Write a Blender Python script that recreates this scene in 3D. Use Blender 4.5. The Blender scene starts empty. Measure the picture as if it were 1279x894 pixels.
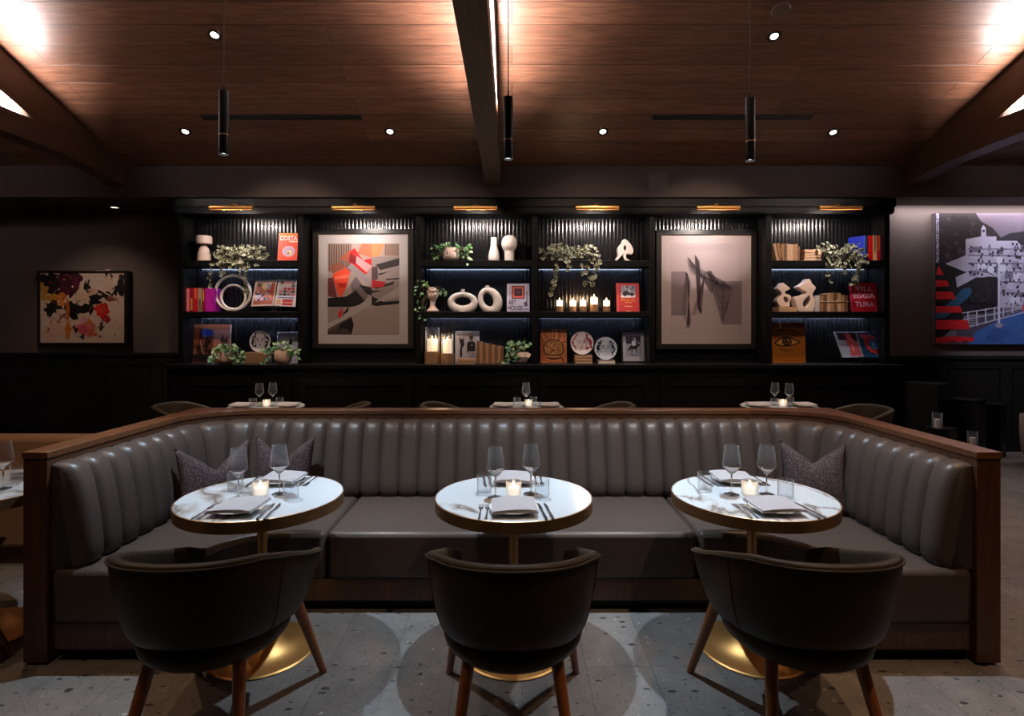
import bpy, bmesh, math, random
from math import sin, cos, pi, radians, sqrt, atan2
from mathutils import Vector, Matrix
C = bpy.context.scene.collection
F, CX, CY, CH = 706.0, 639.5, 408.0, 1.57      # focal length in px, principal point, camera height

def W(px, py, Y):                               # photograph reading at depth Y -> world point
    return ((px-CX)*Y/F, Y, CH-(py-CY)*Y/F)
def WX(px, Y): return (px-CX)*Y/F
def WZ(py, Y): return CH-(py-CY)*Y/F

# ------------------------------------------------------------------ materials
MATS = {}
def s2l(c):
    return tuple((v/12.92 if v <= .04045 else ((v+.055)/1.055)**2.4) for v in c)
def H(h):
    return s2l(tuple(int(h[i:i+2], 16)/255 for i in (0, 2, 4)))
def newmat(name):
    m = bpy.data.materials.new(name); m.use_nodes = True
    nt = m.node_tree
    for n in list(nt.nodes): nt.nodes.remove(n)
    out = nt.nodes.new('ShaderNodeOutputMaterial')
    b = nt.nodes.new('ShaderNodeBsdfPrincipled')
    nt.links.new(b.outputs[0], out.inputs[0])
    return m, nt, b, out
def mat(name, col, rough=.5, metal=0, var=.12, scale=12, bump=0, coat=0, spec=.5, sheen=0):
    if name in MATS: return MATS[name]
    if isinstance(col, str): col = H(col)
    m, nt, b, out = newmat(name)
    tc = nt.nodes.new('ShaderNodeTexCoord')
    nz = nt.nodes.new('ShaderNodeTexNoise'); nz.inputs['Scale'].default_value = scale; nz.inputs['Detail'].default_value = 4
    nt.links.new(tc.outputs['Object'], nz.inputs['Vector'])
    mx = nt.nodes.new('ShaderNodeMix'); mx.data_type = 'RGBA'
    mx.inputs[6].default_value = (*[v*(1-var) for v in col], 1)
    mx.inputs[7].default_value = (*[min(1, v*(1+var)) for v in col], 1)
    nt.links.new(nz.outputs['Fac'], mx.inputs[0]); nt.links.new(mx.outputs[2], b.inputs['Base Color'])
    b.inputs['Roughness'].default_value = rough; b.inputs['Metallic'].default_value = metal
    b.inputs['Coat Weight'].default_value = coat; b.inputs['Specular IOR Level'].default_value = spec
    b.inputs['Sheen Weight'].default_value = sheen
    if bump:
        bp = nt.nodes.new('ShaderNodeBump'); bp.inputs['Strength'].default_value = bump; bp.inputs['Distance'].default_value = .004
        nt.links.new(nz.outputs['Fac'], bp.inputs['Height']); nt.links.new(bp.outputs[0], b.inputs['Normal'])
    MATS[name] = m
    return m
def emis(name, col, strength):
    if name in MATS: return MATS[name]
    m, nt, b, out = newmat(name)
    b.inputs['Base Color'].default_value = (*col, 1)
    b.inputs['Emission Color'].default_value = (*col, 1); b.inputs['Emission Strength'].default_value = strength
    MATS[name] = m
    return m
def thin_glass(name, tint=(1, 1, 1), refl=.5, rough=.02):
    if name in MATS: return MATS[name]
    m, nt, b, out = newmat(name); nt.nodes.remove(b)
    tr = nt.nodes.new('ShaderNodeBsdfTransparent'); tr.inputs[0].default_value = (*tint, 1)
    gl = nt.nodes.new('ShaderNodeBsdfGlossy'); gl.inputs['Roughness'].default_value = rough
    lw = nt.nodes.new('ShaderNodeLayerWeight'); lw.inputs['Blend'].default_value = refl
    mx = nt.nodes.new('ShaderNodeMixShader')
    nt.links.new(lw.outputs['Fresnel'], mx.inputs[0]); nt.links.new(tr.outputs[0], mx.inputs[1]); nt.links.new(gl.outputs[0], mx.inputs[2])
    nt.links.new(mx.outputs[0], out.inputs[0])
    MATS[name] = m
    return m
def solid_glass(name):
    m, nt, b, out = newmat(name); nt.nodes.remove(b)
    g = nt.nodes.new('ShaderNodeBsdfGlass'); g.inputs['IOR'].default_value = 1.45; g.inputs['Roughness'].default_value = 0.0; g.inputs['Color'].default_value = (.98, .99, 1, 1)
    d = nt.nodes.new('ShaderNodeBsdfTranslucent'); d.inputs[0].default_value = (.9, .93, .97, 1); lw = nt.nodes.new('ShaderNodeLayerWeight'); lw.inputs['Blend'].default_value = .5
    pw = nt.nodes.new('ShaderNodeMath'); pw.operation = 'POWER'; pw.inputs[1].default_value = 4.0; ml = nt.nodes.new('ShaderNodeMath'); ml.operation = 'MULTIPLY'; ml.inputs[1].default_value = .55
    nt.links.new(lw.outputs['Facing'], pw.inputs[0]); nt.links.new(pw.outputs[0], ml.inputs[0])
    mx = nt.nodes.new('ShaderNodeMixShader'); nt.links.new(ml.outputs[0], mx.inputs[0]); nt.links.new(g.outputs[0], mx.inputs[1]); nt.links.new(d.outputs[0], mx.inputs[2])
    nt.links.new(mx.outputs[0], out.inputs[0]); MATS[name] = m
    return m
def wood(name, c1, c2, axis='x', rough=.4, scale=1.0, plank=None, bump=.15, coat=0):
    """grain stretched along an axis; plank=(length,width) adds boards with dark joints"""
    if name in MATS: return MATS[name]
    m, nt, b, out = newmat(name)
    N = nt.nodes.new; L = nt.links.new
    tc = N('ShaderNodeTexCoord'); mp = N('ShaderNodeMapping')
    sc = {'x': (1.2, 16, 16), 'y': (16, 1.2, 16), 'z': (16, 16, 1.2)}[axis]
    mp.inputs['Scale'].default_value = tuple(v*scale for v in sc)
    L(tc.outputs['Object'], mp.inputs['Vector'])
    nz = N('ShaderNodeTexNoise'); nz.inputs['Scale'].default_value = 1.6; nz.inputs['Detail'].default_value = 8; nz.inputs['Distortion'].default_value = 1.4
    nz.inputs['Roughness'].default_value = .65
    rp = N('ShaderNodeValToRGB'); rp.color_ramp.elements[0].position = .3; rp.color_ramp.elements[1].position = .72
    rp.color_ramp.elements[0].color = (*H(c1), 1); rp.color_ramp.elements[1].color = (*H(c2), 1)
    L(nz.outputs['Fac'], rp.inputs[0])
    col = rp.outputs[0]; height = nz.outputs['Fac']
    if plank:
        bk = N('ShaderNodeTexBrick'); bk.inputs['Scale'].default_value = 1.0
        bk.inputs['Brick Width'].default_value = plank[0]; bk.inputs['Row Height'].default_value = plank[1]
        bk.inputs['Mortar Size'].default_value = .006; bk.inputs['Mortar Smooth'].default_value = .6
        bk.offset = .37; bk.offset_frequency = 2
        bk.inputs['Color1'].default_value = (.62, .62, .62, 1); bk.inputs['Color2'].default_value = (1.0, 1.0, 1.0, 1); bk.inputs['Mortar'].default_value = (.30, .30, .30, 1)
        L(tc.outputs['Object'], bk.inputs['Vector'])
        # shift the grain from board to board
        ad = N('ShaderNodeVectorMath'); ad.operation = 'MULTIPLY_ADD'
        L(bk.outputs['Color'], ad.inputs[0]); ad.inputs[1].default_value = (9, 9, 9); L(mp.outputs['Vector'], ad.inputs[2])
        L(ad.outputs[0], nz.inputs['Vector'])
        mu = N('ShaderNodeMix'); mu.data_type = 'RGBA'; mu.blend_type = 'MULTIPLY'; mu.inputs[0].default_value = 1
        L(col, mu.inputs[6]); L(bk.outputs['Color'], mu.inputs[7]); col = mu.outputs[2]
        sub = N('ShaderNodeMath'); sub.operation = 'MULTIPLY_ADD'; sub.inputs[1].default_value = -1.0
        sc2 = N('ShaderNodeMath'); sc2.operation = 'MULTIPLY'; sc2.inputs[1].default_value = .25
        L(nz.outputs['Fac'], sc2.inputs[0]); L(bk.outputs['Fac'], sub.inputs[0]); L(sc2.outputs[0], sub.inputs[2]); height = sub.outputs[0]
    else:
        L(mp.outputs['Vector'], nz.inputs['Vector'])
    L(col, b.inputs['Base Color'])
    b.inputs['Roughness'].default_value = rough; b.inputs['Coat Weight'].default_value = coat
    bp = N('ShaderNodeBump'); bp.inputs['Strength'].default_value = bump; bp.inputs['Distance'].default_value = .006
    L(height, bp.inputs['Height']); L(bp.outputs[0], b.inputs['Normal'])
    MATS[name] = m
    return m

def stone_tile():
    m, nt, b, out = newmat('stone_tile'); N = nt.nodes.new; L = nt.links.new
    tc = N('ShaderNodeTexCoord'); mp = N('ShaderNodeMapping')
    # tiles .30 wide along x, .607 long along y, straight joints
    mp.inputs['Rotation'].default_value = (0, 0, 0); mp.inputs['Location'].default_value = (.557, -2.612+.607*8, 0)
    L(tc.outputs['Object'], mp.inputs['Vector'])
    bk = N('ShaderNodeTexBrick'); bk.offset = 0; bk.inputs['Scale'].default_value = 1
    bk.inputs['Brick Width'].default_value = .30; bk.inputs['Row Height'].default_value = .607; bk.inputs['Mortar Size'].default_value = .0022
    bk.inputs['Color1'].default_value = (.82, .82, .82, 1); bk.inputs['Color2'].default_value = (1.05, 1.03, 1.0, 1); bk.inputs['Mortar'].default_value = (.55, .55, .55, 1)
    L(mp.outputs['Vector'], bk.inputs['Vector'])
    nz = N('ShaderNodeTexNoise'); nz.inputs['Scale'].default_value = 5; nz.inputs['Detail'].default_value = 9; nz.inputs['Roughness'].default_value = .7
    L(tc.outputs['Object'], nz.inputs['Vector'])
    rp = N('ShaderNodeValToRGB'); rp.color_ramp.elements[0].position = .3; rp.color_ramp.elements[1].position = .7
    rp.color_ramp.elements[0].color = (.115, .101, .092, 1); rp.color_ramp.elements[1].color = (.20, .18, .166, 1)
    L(nz.outputs['Fac'], rp.inputs[0])
    mu = N('ShaderNodeMix'); mu.data_type = 'RGBA'; mu.blend_type = 'MULTIPLY'; mu.inputs[0].default_value = 1
    L(rp.outputs[0], mu.inputs[6]); L(bk.outputs['Color'], mu.inputs[7])
    col = mu.outputs[2]
    for sc, thr, c, seed, stretch in ((20, .085, (.022, .020, .020), 0, 2.0), (9, .035, (.34, .32, .30), 5.3, 1.2), (60, .10, (.06, .055, .052), 3.3, 1.4), (40, .05, (.28, .26, .25), 8.3, 1.2)):
        m2 = N('ShaderNodeMapping'); m2.inputs['Location'].default_value = (seed, seed*2, 0); m2.inputs['Scale'].default_value = (1/stretch, 1, 1)
        n2 = N('ShaderNodeTexNoise'); n2.inputs['Scale'].default_value = 30; n2.inputs['Detail'].default_value = 2
        L(tc.outputs['Object'], n2.inputs['Vector'])
        md = N('ShaderNodeVectorMath'); md.operation = 'MULTIPLY_ADD'; md.inputs[1].default_value = (.02, .02, 0)
        L(n2.outputs['Color'], md.inputs[0]); L(tc.outputs['Object'], md.inputs[2]); L(md.outputs[0], m2.inputs['Vector'])
        vo = N('ShaderNodeTexVoronoi'); vo.inputs['Scale'].default_value = sc; vo.voronoi_dimensions = '2D'
        L(m2.outputs['Vector'], vo.inputs['Vector'])
        wn = N('ShaderNodeSeparateColor'); L(vo.outputs['Color'], wn.inputs[0])
        th = N('ShaderNodeMath'); th.operation = 'MULTIPLY'; th.inputs[1].default_value = thr*2.2
        pw = N('ShaderNodeMath'); pw.operation = 'POWER'; pw.inputs[1].default_value = 3.0
        L(wn.outputs[0], pw.inputs[0]); L(pw.outputs[0], th.inputs[0])
        lt = N('ShaderNodeMath'); lt.operation = 'LESS_THAN'; L(vo.outputs['Distance'], lt.inputs[0]); L(th.outputs[0], lt.inputs[1])
        mx = N('ShaderNodeMix'); mx.data_type = 'RGBA'; mx.inputs[7].default_value = (*c, 1)
        L(lt.outputs[0], mx.inputs[0]); L(col, mx.inputs[6]); col = mx.outputs[2]
    L(col, b.inputs['Base Color'])
    b.inputs['Roughness'].default_value = .5
    sb = N('ShaderNodeMath'); sb.operation = 'MULTIPLY_ADD'; sb.inputs[1].default_value = -1; L(bk.outputs['Fac'], sb.inputs[0]); L(nz.outputs['Fac'], sb.inputs[2])
    bp = N('ShaderNodeBump'); bp.inputs['Strength'].default_value = .25; bp.inputs['Distance'].default_value = .004
    L(sb.outputs[0], bp.inputs['Height']); L(bp.outputs[0], b.inputs['Normal'])
    return m
def marble():
    m, nt, b, out = newmat('white_marble'); N = nt.nodes.new; L = nt.links.new
    tc = N('ShaderNodeTexCoord')
    mp = N('ShaderNodeMapping'); mp.inputs['Rotation'].default_value = (0, 0, .7); mp.inputs['Scale'].default_value = (1.5, .7, 1); L(tc.outputs['Object'], mp.inputs[0])
    oi = N('ShaderNodeObjectInfo'); ml = N('ShaderNodeVectorMath'); ml.operation = 'MULTIPLY_ADD'; ml.inputs[1].default_value = (1, 1, 0)
    cb = N('ShaderNodeCombineXYZ'); mm = N('ShaderNodeMath'); mm.operation = 'MULTIPLY'; mm.inputs[1].default_value = 37; L(oi.outputs['Random'], mm.inputs[0]); L(mm.outputs[0], cb.inputs[0]); L(mm.outputs[0], cb.inputs[1])
    L(cb.outputs[0], ml.inputs[0]); L(mp.outputs[0], ml.inputs[2])
    nz = N('ShaderNodeTexNoise'); nz.inputs['Scale'].default_value = 1.05; nz.inputs['Detail'].default_value = 5; nz.inputs['Distortion'].default_value = .7; L(ml.outputs[0], nz.inputs['Vector'])
    ab = N('ShaderNodeMath'); ab.operation = 'SUBTRACT'; ab.inputs[1].default_value = .5; L(nz.outputs['Fac'], ab.inputs[0])
    a2 = N('ShaderNodeMath'); a2.operation = 'ABSOLUTE'; L(ab.outputs[0], a2.inputs[0])
    rp = N('ShaderNodeValToRGB'); e = rp.color_ramp.elements
    e[0].position = 0; e[0].color = (.16, .15, .14, 1); e[1].position = .022; e[1].color = (.50, .54, .57, 1)
    q = e.new(.008); q.color = (.38, .36, .34, 1)
    L(a2.outputs[0], rp.inputs[0]); L(rp.outputs[0], b.inputs['Base Color'])
    b.inputs['Roughness'].default_value = .16
    return m

# ------------------------------------------------------------------ mesh building
class MB:
    def __init__(s): s.v = []; s.f = []; s.m = []
    def add(s, vs, fs, mi=0):
        o = len(s.v); s.v += [tuple(p) for p in vs]
        for f in fs: s.f.append([i+o for i in f]); s.m.append(mi)
        return s
    def box(s, x0, x1, y0, y1, z0, z1, mi=0, rz=0, pivot=None):
        vs = [(x, y, z) for z in (z0, z1) for y in (y0, y1) for x in (x0, x1)]
        if rz:
            px, py = pivot or ((x0+x1)/2, (y0+y1)/2)
            vs = [(px+(x-px)*cos(rz)-(y-py)*sin(rz), py+(x-px)*sin(rz)+(y-py)*cos(rz), z) for x, y, z in vs]
        return s.add(vs, [(0, 2, 3, 1), (4, 5, 7, 6), (0, 1, 5, 4), (2, 6, 7, 3), (0, 4, 6, 2), (1, 3, 7, 5)], mi)
    def lathe(s, prof, n=32, c=(0, 0, 0), mi=0, sx=1, sy=1, cap=True):
        vs = []; fs = []
        for r, z in prof:
            for i in range(n):
                a = 2*pi*i/n; vs.append((c[0]+r*cos(a)*sx, c[1]+r*sin(a)*sy, c[2]+z))
        k = len(prof)
        for j in range(k-1):
            for i in range(n):
                fs.append((j*n+i, j*n+(i+1) % n, (j+1)*n+(i+1) % n, (j+1)*n+i))
        if cap:
            if prof[0][0] > 1e-5: fs.append(tuple(range(n))[::-1])
            if prof[-1][0] > 1e-5: fs.append(tuple((k-1)*n+i for i in range(n)))
        return s.add(vs, fs, mi)
    def tube(s, pts, r, n=10, mi=0, closed=False, flat=1.0):
        pts = [Vector(p) for p in pts]; k = len(pts)
        rr = r if isinstance(r, (list, tuple)) else [r]*k
        vs = []; fs = []; up = None
        for i, p in enumerate(pts):
            if closed: d = (pts[(i+1) % k]-pts[i-1]).normalized()
            else: d = (pts[min(i+1, k-1)]-pts[max(i-1, 0)]).normalized()
            if up is None:
                up = Vector((0, 0, 1)) if abs(d.z) < .9 else Vector((0, 1, 0))
            u = (up-d*up.dot(d)).normalized(); w = d.cross(u).normalized(); up = u
            for j in range(n):
                a = 2*pi*j/n; vs.append(p+u*cos(a)*rr[i]+w*sin(a)*rr[i]*flat)
        for i in range(k if closed else k-1):
            for j in range(n):
                i2 = (i+1) % k
                fs.append((i*n+j, i*n+(j+1) % n, i2*n+(j+1) % n, i2*n+j))
        if not closed:
            fs.append(tuple(range(n))[::-1]); fs.append(tuple((k-1)*n+j for j in range(n)))
        return s.add(vs, fs, mi)
    def cyl(s, p, q, r0, r1=None, n=20, mi=0):
        r1 = r0 if r1 is None else r1
        return s.tube([p, q], [r0, r1], n, mi)
    def sphere(s, c, rx, ry=None, rz=None, n=20, k=12, mi=0):
        ry = ry or rx; rz = rz or rx
        vs = [(c[0], c[1], c[2]-rz)]
        for j in range(1, k):
            t = -pi/2+pi*j/k
            for i in range(n):
                a = 2*pi*i/n; vs.append((c[0]+rx*cos(t)*cos(a), c[1]+ry*cos(t)*sin(a), c[2]+rz*sin(t)))
        vs.append((c[0], c[1], c[2]+rz)); e = len(vs)-1; fs = []
        for i in range(n):
            fs.append((0, 1+(i+1) % n, 1+i)); fs.append((e, 1+(k-2)*n+i, 1+(k-2)*n+(i+1) % n))
        for j in range(k-2):
            for i in range(n):
                fs.append((1+j*n+i, 1+j*n+(i+1) % n, 1+(j+1)*n+(i+1) % n, 1+(j+1)*n+i))
        return s.add(vs, fs, mi)
    def prism(s, poly, axis, a, b, mi=0):
        """2D polygon extruded along axis: x -> (y,z), y -> (x,z), z -> (x,y)"""
        n = len(poly)
        def P(p, t):
            return {'x': (t, p[0], p[1]), 'y': (p[0], t, p[1]), 'z': (p[0], p[1], t)}[axis]
        vs = [P(p, a) for p in poly]+[P(p, b) for p in poly]
        fs = [tuple(range(n))[::-1], tuple(range(n, 2*n))]+[(i, (i+1) % n, n+(i+1) % n, n+i) for i in range(n)]
        return s.add(vs, fs, mi)
    def xf(s, M, start=0):
        s.v[start:] = [tuple(M @ Vector(p)) for p in s.v[start:]]
        return s
    def build(s, name, mats, parent=None, loc=(0, 0, 0), rot=(0, 0, 0), smooth=40, bevel=0, subsurf=0):
        me = bpy.data.meshes.new(name); me.from_pydata(s.v, [], s.f)
        if not isinstance(mats, (list, tuple)): mats = [mats]
        for m in mats: me.materials.append(m)
        me.polygons.foreach_set('material_index', s.m)
        bm = bmesh.new(); bm.from_mesh(me); bmesh.ops.recalc_face_normals(bm, faces=bm.faces); bm.to_mesh(me); bm.free()
        if smooth:
            me.shade_smooth()
            if smooth < 180: me.set_sharp_from_angle(angle=radians(smooth))
        o = bpy.data.objects.new(name, me); C.objects.link(o)
        if parent: o.parent = parent
        o.location = loc; o.rotation_euler = rot
        if bevel:
            b = o.modifiers.new('bevel', 'BEVEL'); b.width = bevel; b.segments = 2; b.limit_method = 'ANGLE'; b.angle_limit = radians(40)
        if subsurf:
            d = o.modifiers.new('sub', 'SUBSURF'); d.levels = subsurf; d.render_levels = subsurf
        return o

def thing(name, label, cat, loc=(0, 0, 0), rz=0, group=None):
    o = bpy.data.objects.new(name, None); C.objects.link(o); o.empty_display_size = .1
    o.location = loc; o.rotation_euler = (0, 0, rz); o['label'] = label; o['category'] = cat
    if group: o['group'] = group
    return o
def tag(o, label, cat, group=None):
    o['label'] = label; o['category'] = cat
    if group: o['group'] = group
    return o
def struct(o):
    o['kind'] = 'structure'; return o
def copy_tree(o, label=None, loc=None, rz=None):
    c = o.copy(); C.objects.link(c)
    if label: c['label'] = label
    if loc is not None: c.location = loc
    if rz is not None: c.rotation_euler = (0, 0, rz)
    def rec(src, dst):
        for ch in list(src.children):
            d = ch.copy(); C.objects.link(d); d.parent = dst; rec(ch, d)
    rec(o, c)
    return c

# flat printed matter: polygons in (u right, v up), every layer a hair in front of the last, facing -Y
class Art:
    def __init__(s, lift=.00008): s.b = MB(); s.mats = []; s.d = 0.0; s.step = lift
    def mi(s, m):
        if m not in s.mats: s.mats.append(m)
        return s.mats.index(m)
    def poly(s, pts, m, lift=True):
        if lift: s.d += s.step
        pts = list(pts); s.b.add([(u, -s.d, v) for u, v in pts], [tuple(range(len(pts)))], s.mi(m)); return s
    def rect(s, u0, v0, u1, v1, m): return s.poly([(u0, v0), (u1, v0), (u1, v1), (u0, v1)], m)
    def disc(s, u, v, r, m, ry=None, n=24, a0=0, a1=2*pi):
        ry = ry or r; return s.poly([(u+r*cos(a0+(a1-a0)*i/n), v+ry*sin(a0+(a1-a0)*i/n)) for i in range(n)], m)
    def line(s, pts, w, m):
        pts = [Vector((p[0], p[1], 0)) for p in pts]; L = []; R = []
        for i, p in enumerate(pts):
            d = (pts[min(i+1, len(pts)-1)]-pts[max(i-1, 0)]).normalized(); n = Vector((-d.y, d.x, 0))*w/2
            L.append(p+n); R.append(p-n)
        s.d += s.step; k = len(pts)
        s.b.add([(p.x, -s.d, p.y) for p in L+R], [(i, i+1, k+i+1, k+i) for i in range(k-1)], s.mi(m)); return s
    def blob(s, u, v, r, m, rng, ry=None, n=14, j=.35):
        ry = ry or r
        return s.poly([(u+r*cos(2*pi*i/n)*(1+rng.uniform(-j, j)), v+ry*sin(2*pi*i/n)*(1+rng.uniform(-j, j))) for i in range(n)], m)
    def text(s, body, u0, v0, u1, v1, m, bold=0.0, rot=0):
        cu = bpy.data.curves.new('lettering', 'FONT'); cu.body = body; cu.align_x = 'LEFT'; cu.offset = bold; cu.resolution_u = 3
        ob = bpy.data.objects.new('lettering', cu); C.objects.link(ob)
        dg = bpy.context.evaluated_depsgraph_get(); me = bpy.data.meshes.new_from_object(ob.evaluated_get(dg))
        vs = [v.co.copy() for v in me.vertices]; fs = [tuple(p.vertices) for p in me.polygons]
        bpy.data.objects.remove(ob); bpy.data.curves.remove(cu); bpy.data.meshes.remove(me)
        if rot: vs = [Vector((v.y, -v.x, 0)) for v in vs]
        x0 = min(v.x for v in vs); x1 = max(v.x for v in vs); y0 = min(v.y for v in vs); y1 = max(v.y for v in vs)
        s.d += s.step
        s.b.add([(u0+(v.x-x0)/(x1-x0)*(u1-u0), -s.d, v0+(v.y-y0)/(y1-y0)*(v1-v0)) for v in vs], fs, s.mi(m)); return s
    def build(s, name, parent, loc=(0, 0, 0), rot=(0, 0, 0)):
        me = bpy.data.meshes.new(name); me.from_pydata(s.b.v, [], s.b.f)
        for m in s.mats: me.materials.append(m)
        me.polygons.foreach_set('material_index', s.b.m)
        o = bpy.data.objects.new(name, me); C.objects.link(o); o.parent = parent; o.location = loc; o.rotation_euler = rot
        return o
def K(c, rough=.45):                                # printed ink / paper of a colour
    return mat('ink_'+c, c, rough, var=.05, scale=60)

# ------------------------------------------------------------------ shared materials
M = {}
M['black_paint'] = mat('black_lacquer', (.0036, .0032, .0036), .38, var=.1, scale=4, spec=.18)
M['flute'] = mat('fluted_lacquer', (.006, .0056, .0066), .21, var=.1, scale=4)
M['black_matte'] = mat('black_matte', (.006, .0055, .0055), .55, var=.1)
M['walnut'] = wood('walnut_panel', '3c2416', '5d3a24', 'z', .38, 1.6)
M['walnut_cap'] = wood('walnut_cap', '4a2b1a', '744a2e', 'x', .32, 1.4)
M['beam'] = wood('oak_beam', '3a2619', '583b28', 'y', .45, 1.0)
M['ceil'] = wood('ceiling_boards', '58372a', '94684f', 'x', .38, .9, plank=(4.3, .2211), bump=.6)
M['leather'] = mat('taupe_leather', (.064, .047, .039), .38, var=.1, scale=30, bump=.05, spec=.36)
M['chair_leather'] = mat('olive_leather', (.032, .0225, .0130), .45, var=.12, scale=25, bump=.05, spec=.2)
M['chair_blue'] = mat('slate_leather', (.035, .038, .048), .42, var=.12, scale=25)
M['leg'] = wood('chair_leg_wood', '6b3d20', '96592f', 'z', .35, 2)
M['brass'] = mat('brushed_brass', (.78, .42, .14), .47, 1, var=.06, scale=40)
M['brass_dark'] = mat('aged_brass', (.46, .28, .14), .40, 1, var=.1, scale=30)
M['steel'] = mat('cutlery_steel', (.60, .60, .62), .22, 1, var=.03)
M['ceramic'] = mat('white_ceramic', (.72, .71, .70), .2, var=.02)
M['linen'] = mat('grey_linen', (.34, .32, .33), .85, var=.08, scale=150, bump=.1)
M['glass'] = thin_glass('clear_glass', (.97, .98, .98), .16, .02)
def frosted(name):
    m, nt, b, out = newmat(name); nt.nodes.remove(b)
    tr = nt.nodes.new('ShaderNodeBsdfTransparent'); tl = nt.nodes.new('ShaderNodeBsdfTranslucent'); gl = nt.nodes.new('ShaderNodeBsdfGlossy'); gl.inputs['Roughness'].default_value = .08
    tl.inputs[0].default_value = (.95, .93, .9, 1)
    a = nt.nodes.new('ShaderNodeMixShader'); a.inputs[0].default_value = .34; c = nt.nodes.new('ShaderNodeMixShader'); c.inputs[0].default_value = .05
    nt.links.new(tr.outputs[0], a.inputs[1]); nt.links.new(tl.outputs[0], a.inputs[2]); nt.links.new(a.outputs[0], c.inputs[1]); nt.links.new(gl.outputs[0], c.inputs[2]); nt.links.new(c.outputs[0], out.inputs[0])
    MATS[name] = m
    return m
M['cup'] = frosted('votive_cup')
M['crystal'] = solid_glass('crystal')
def tumbler_glass(name):
    m, nt, b, out = newmat(name); nt.nodes.remove(b); N = nt.nodes.new; L = nt.links.new
    tr = N('ShaderNodeBsdfTransparent'); tr.inputs[0].default_value = (.97, .98, .99, 1); gl = N('ShaderNodeBsdfGlossy'); gl.inputs['Roughness'].default_value = .05
    d = N('ShaderNodeBsdfTranslucent'); d.inputs[0].default_value = (.95, .97, 1, 1); lw = N('ShaderNodeLayerWeight'); lw.inputs['Blend'].default_value = .5
    pw = N('ShaderNodeMath'); pw.operation = 'POWER'; pw.inputs[1].default_value = 3.0; L(lw.outputs['Facing'], pw.inputs[0])
    a = N('ShaderNodeMixShader'); a.inputs[0].default_value = .55; L(gl.outputs[0], a.inputs[1]); L(d.outputs[0], a.inputs[2])
    ml = N('ShaderNodeMath'); ml.operation = 'MULTIPLY_ADD'; ml.inputs[1].default_value = .85; ml.inputs[2].default_value = .05; L(pw.outputs[0], ml.inputs[0])
    c = N('ShaderNodeMixShader'); L(ml.outputs[0], c.inputs[0]); L(tr.outputs[0], c.inputs[1]); L(a.outputs[0], c.inputs[2]); L(c.outputs[0], out.inputs[0]); MATS[name] = m
    return m
M['tumbler'] = tumbler_glass('tumbler_glass')
M['pane'] = thin_glass('picture_glass', (.98, .98, .98), .14, .01)
M['wax'] = emis('lit_wax', (1, .86, .70), .9)
M['flame'] = emis('flame', (1, .72, .40), 16)
M['plaster'] = mat('brown_plaster', (.056, .039, .035), .8, var=.16, scale=2.2, bump=.1)
M['plaster_dark'] = mat('taupe_plaster', (.135, .105, .098), .8, var=.18, scale=1.6, bump=.1)
M['tile'] = stone_tile(); M['marble'] = marble()
M['plaster_white'] = mat('chalk_ceramic', (.60, .53, .50), .75, var=.1, scale=18, bump=.1)
M['blush'] = mat('blush_stone', (.50, .37, .32), .8, var=.12, scale=18, bump=.1)
M['clay'] = mat('clay_pot', (.50, .33, .25), .7, var=.12, scale=14)
M['leaf'] = mat('ivy_leaf', (.036, .12, .036), .4, var=.4, scale=40)
M['leaf_l'] = mat('ivy_leaf_light', (.14, .22, .08), .4, var=.3, scale=40)
M['leaf_c'] = mat('cream_leaf_edge', (.33, .31, .21), .5, var=.2, scale=40)
M['leaf_d'] = mat('dark_leaf_heart', (.03, .04, .02), .5, var=.3, scale=40)
M['stem'] = mat('stem', (.10, .09, .04), .6)
M['oldbook'] = mat('aged_paper', (.30, .145, .068), .8, var=.35, scale=60, bump=.2)
M['oldbook2'] = mat('aged_paper_pale', (.46, .28, .17), .8, var=.35, scale=60, bump=.2)
M['oldbook3'] = mat('aged_paper_dark', (.13, .058, .028), .8, var=.35, scale=60, bump=.2)
M['paper'] = mat('page_edges', (.66, .60, .52), .8, var=.1, scale=80)
M['mat_board'] = mat('mat_board', (.56, .51, .51), .7, var=.02)
M['driftwood'] = wood('block_wood', '5a3f2a', '8d6a48', 'x', .6, 3)
def buildw(mb, name, mats, parent=None, **k):
    """build from world coordinates under a parent that only has a location"""
    if parent: mb.xf(Matrix.Translation(-parent.location))
    return mb.build(name, mats, parent, **k)
def light(name, kind, loc, energy, col, rot=(0, 0, 0), **k):
    d = bpy.data.lights.new(name, kind); d.energy = energy; d.color = col
    for a, v in k.items(): setattr(d, a, v)
    o = bpy.data.objects.new(name, d); C.objects.link(o); o.location = loc; o.rotation_euler = rot
    return o
WARM = (1, .70, .44); COOL = (.64, .83, 1.0)

# =================================================================== room
SL = .36; TH = math.atan(SL); YS = 6.70; ZS = 3.477      # ceiling slope, soffit plane
def ceilZ(Y): return ZS+SL*(YS-Y)
def on_ceiling(px, py):
    v = CY-py; Y = F*((ZS-CH)+SL*YS)/(v+F*SL); return WX(px, Y), Y, ceilZ(Y)
struct(MB().box(-8.5, 9.5, -5, 7.7, -.1, 0).build('floor', M['tile']))
struct(MB().box(-8.5, 9.5, 0, 6.2/cos(TH), -.08, 0).build('ceiling', M['ceil'], loc=(0, YS, ZS), rot=(pi-TH, 0, 0)))
struct(MB().box(-8.5, 9.5, -5, .55, 5.72, 5.8).build('ceiling_rear', M['ceil']))
struct(MB().box(-8.5, 9.5, 6.70, 6.90, 3.107, 3.60).build('soffit', M['plaster']))
struct(MB().box(-8.5, 9.5, 6.90, 7.7, 3.107, 3.2).build('ceiling_low', M['plaster']))
struct(MB().box(-8.5, -3.9, 7.55, 7.7, 0, 3.107).build('wall_back_left', M['plaster_dark']))
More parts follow.
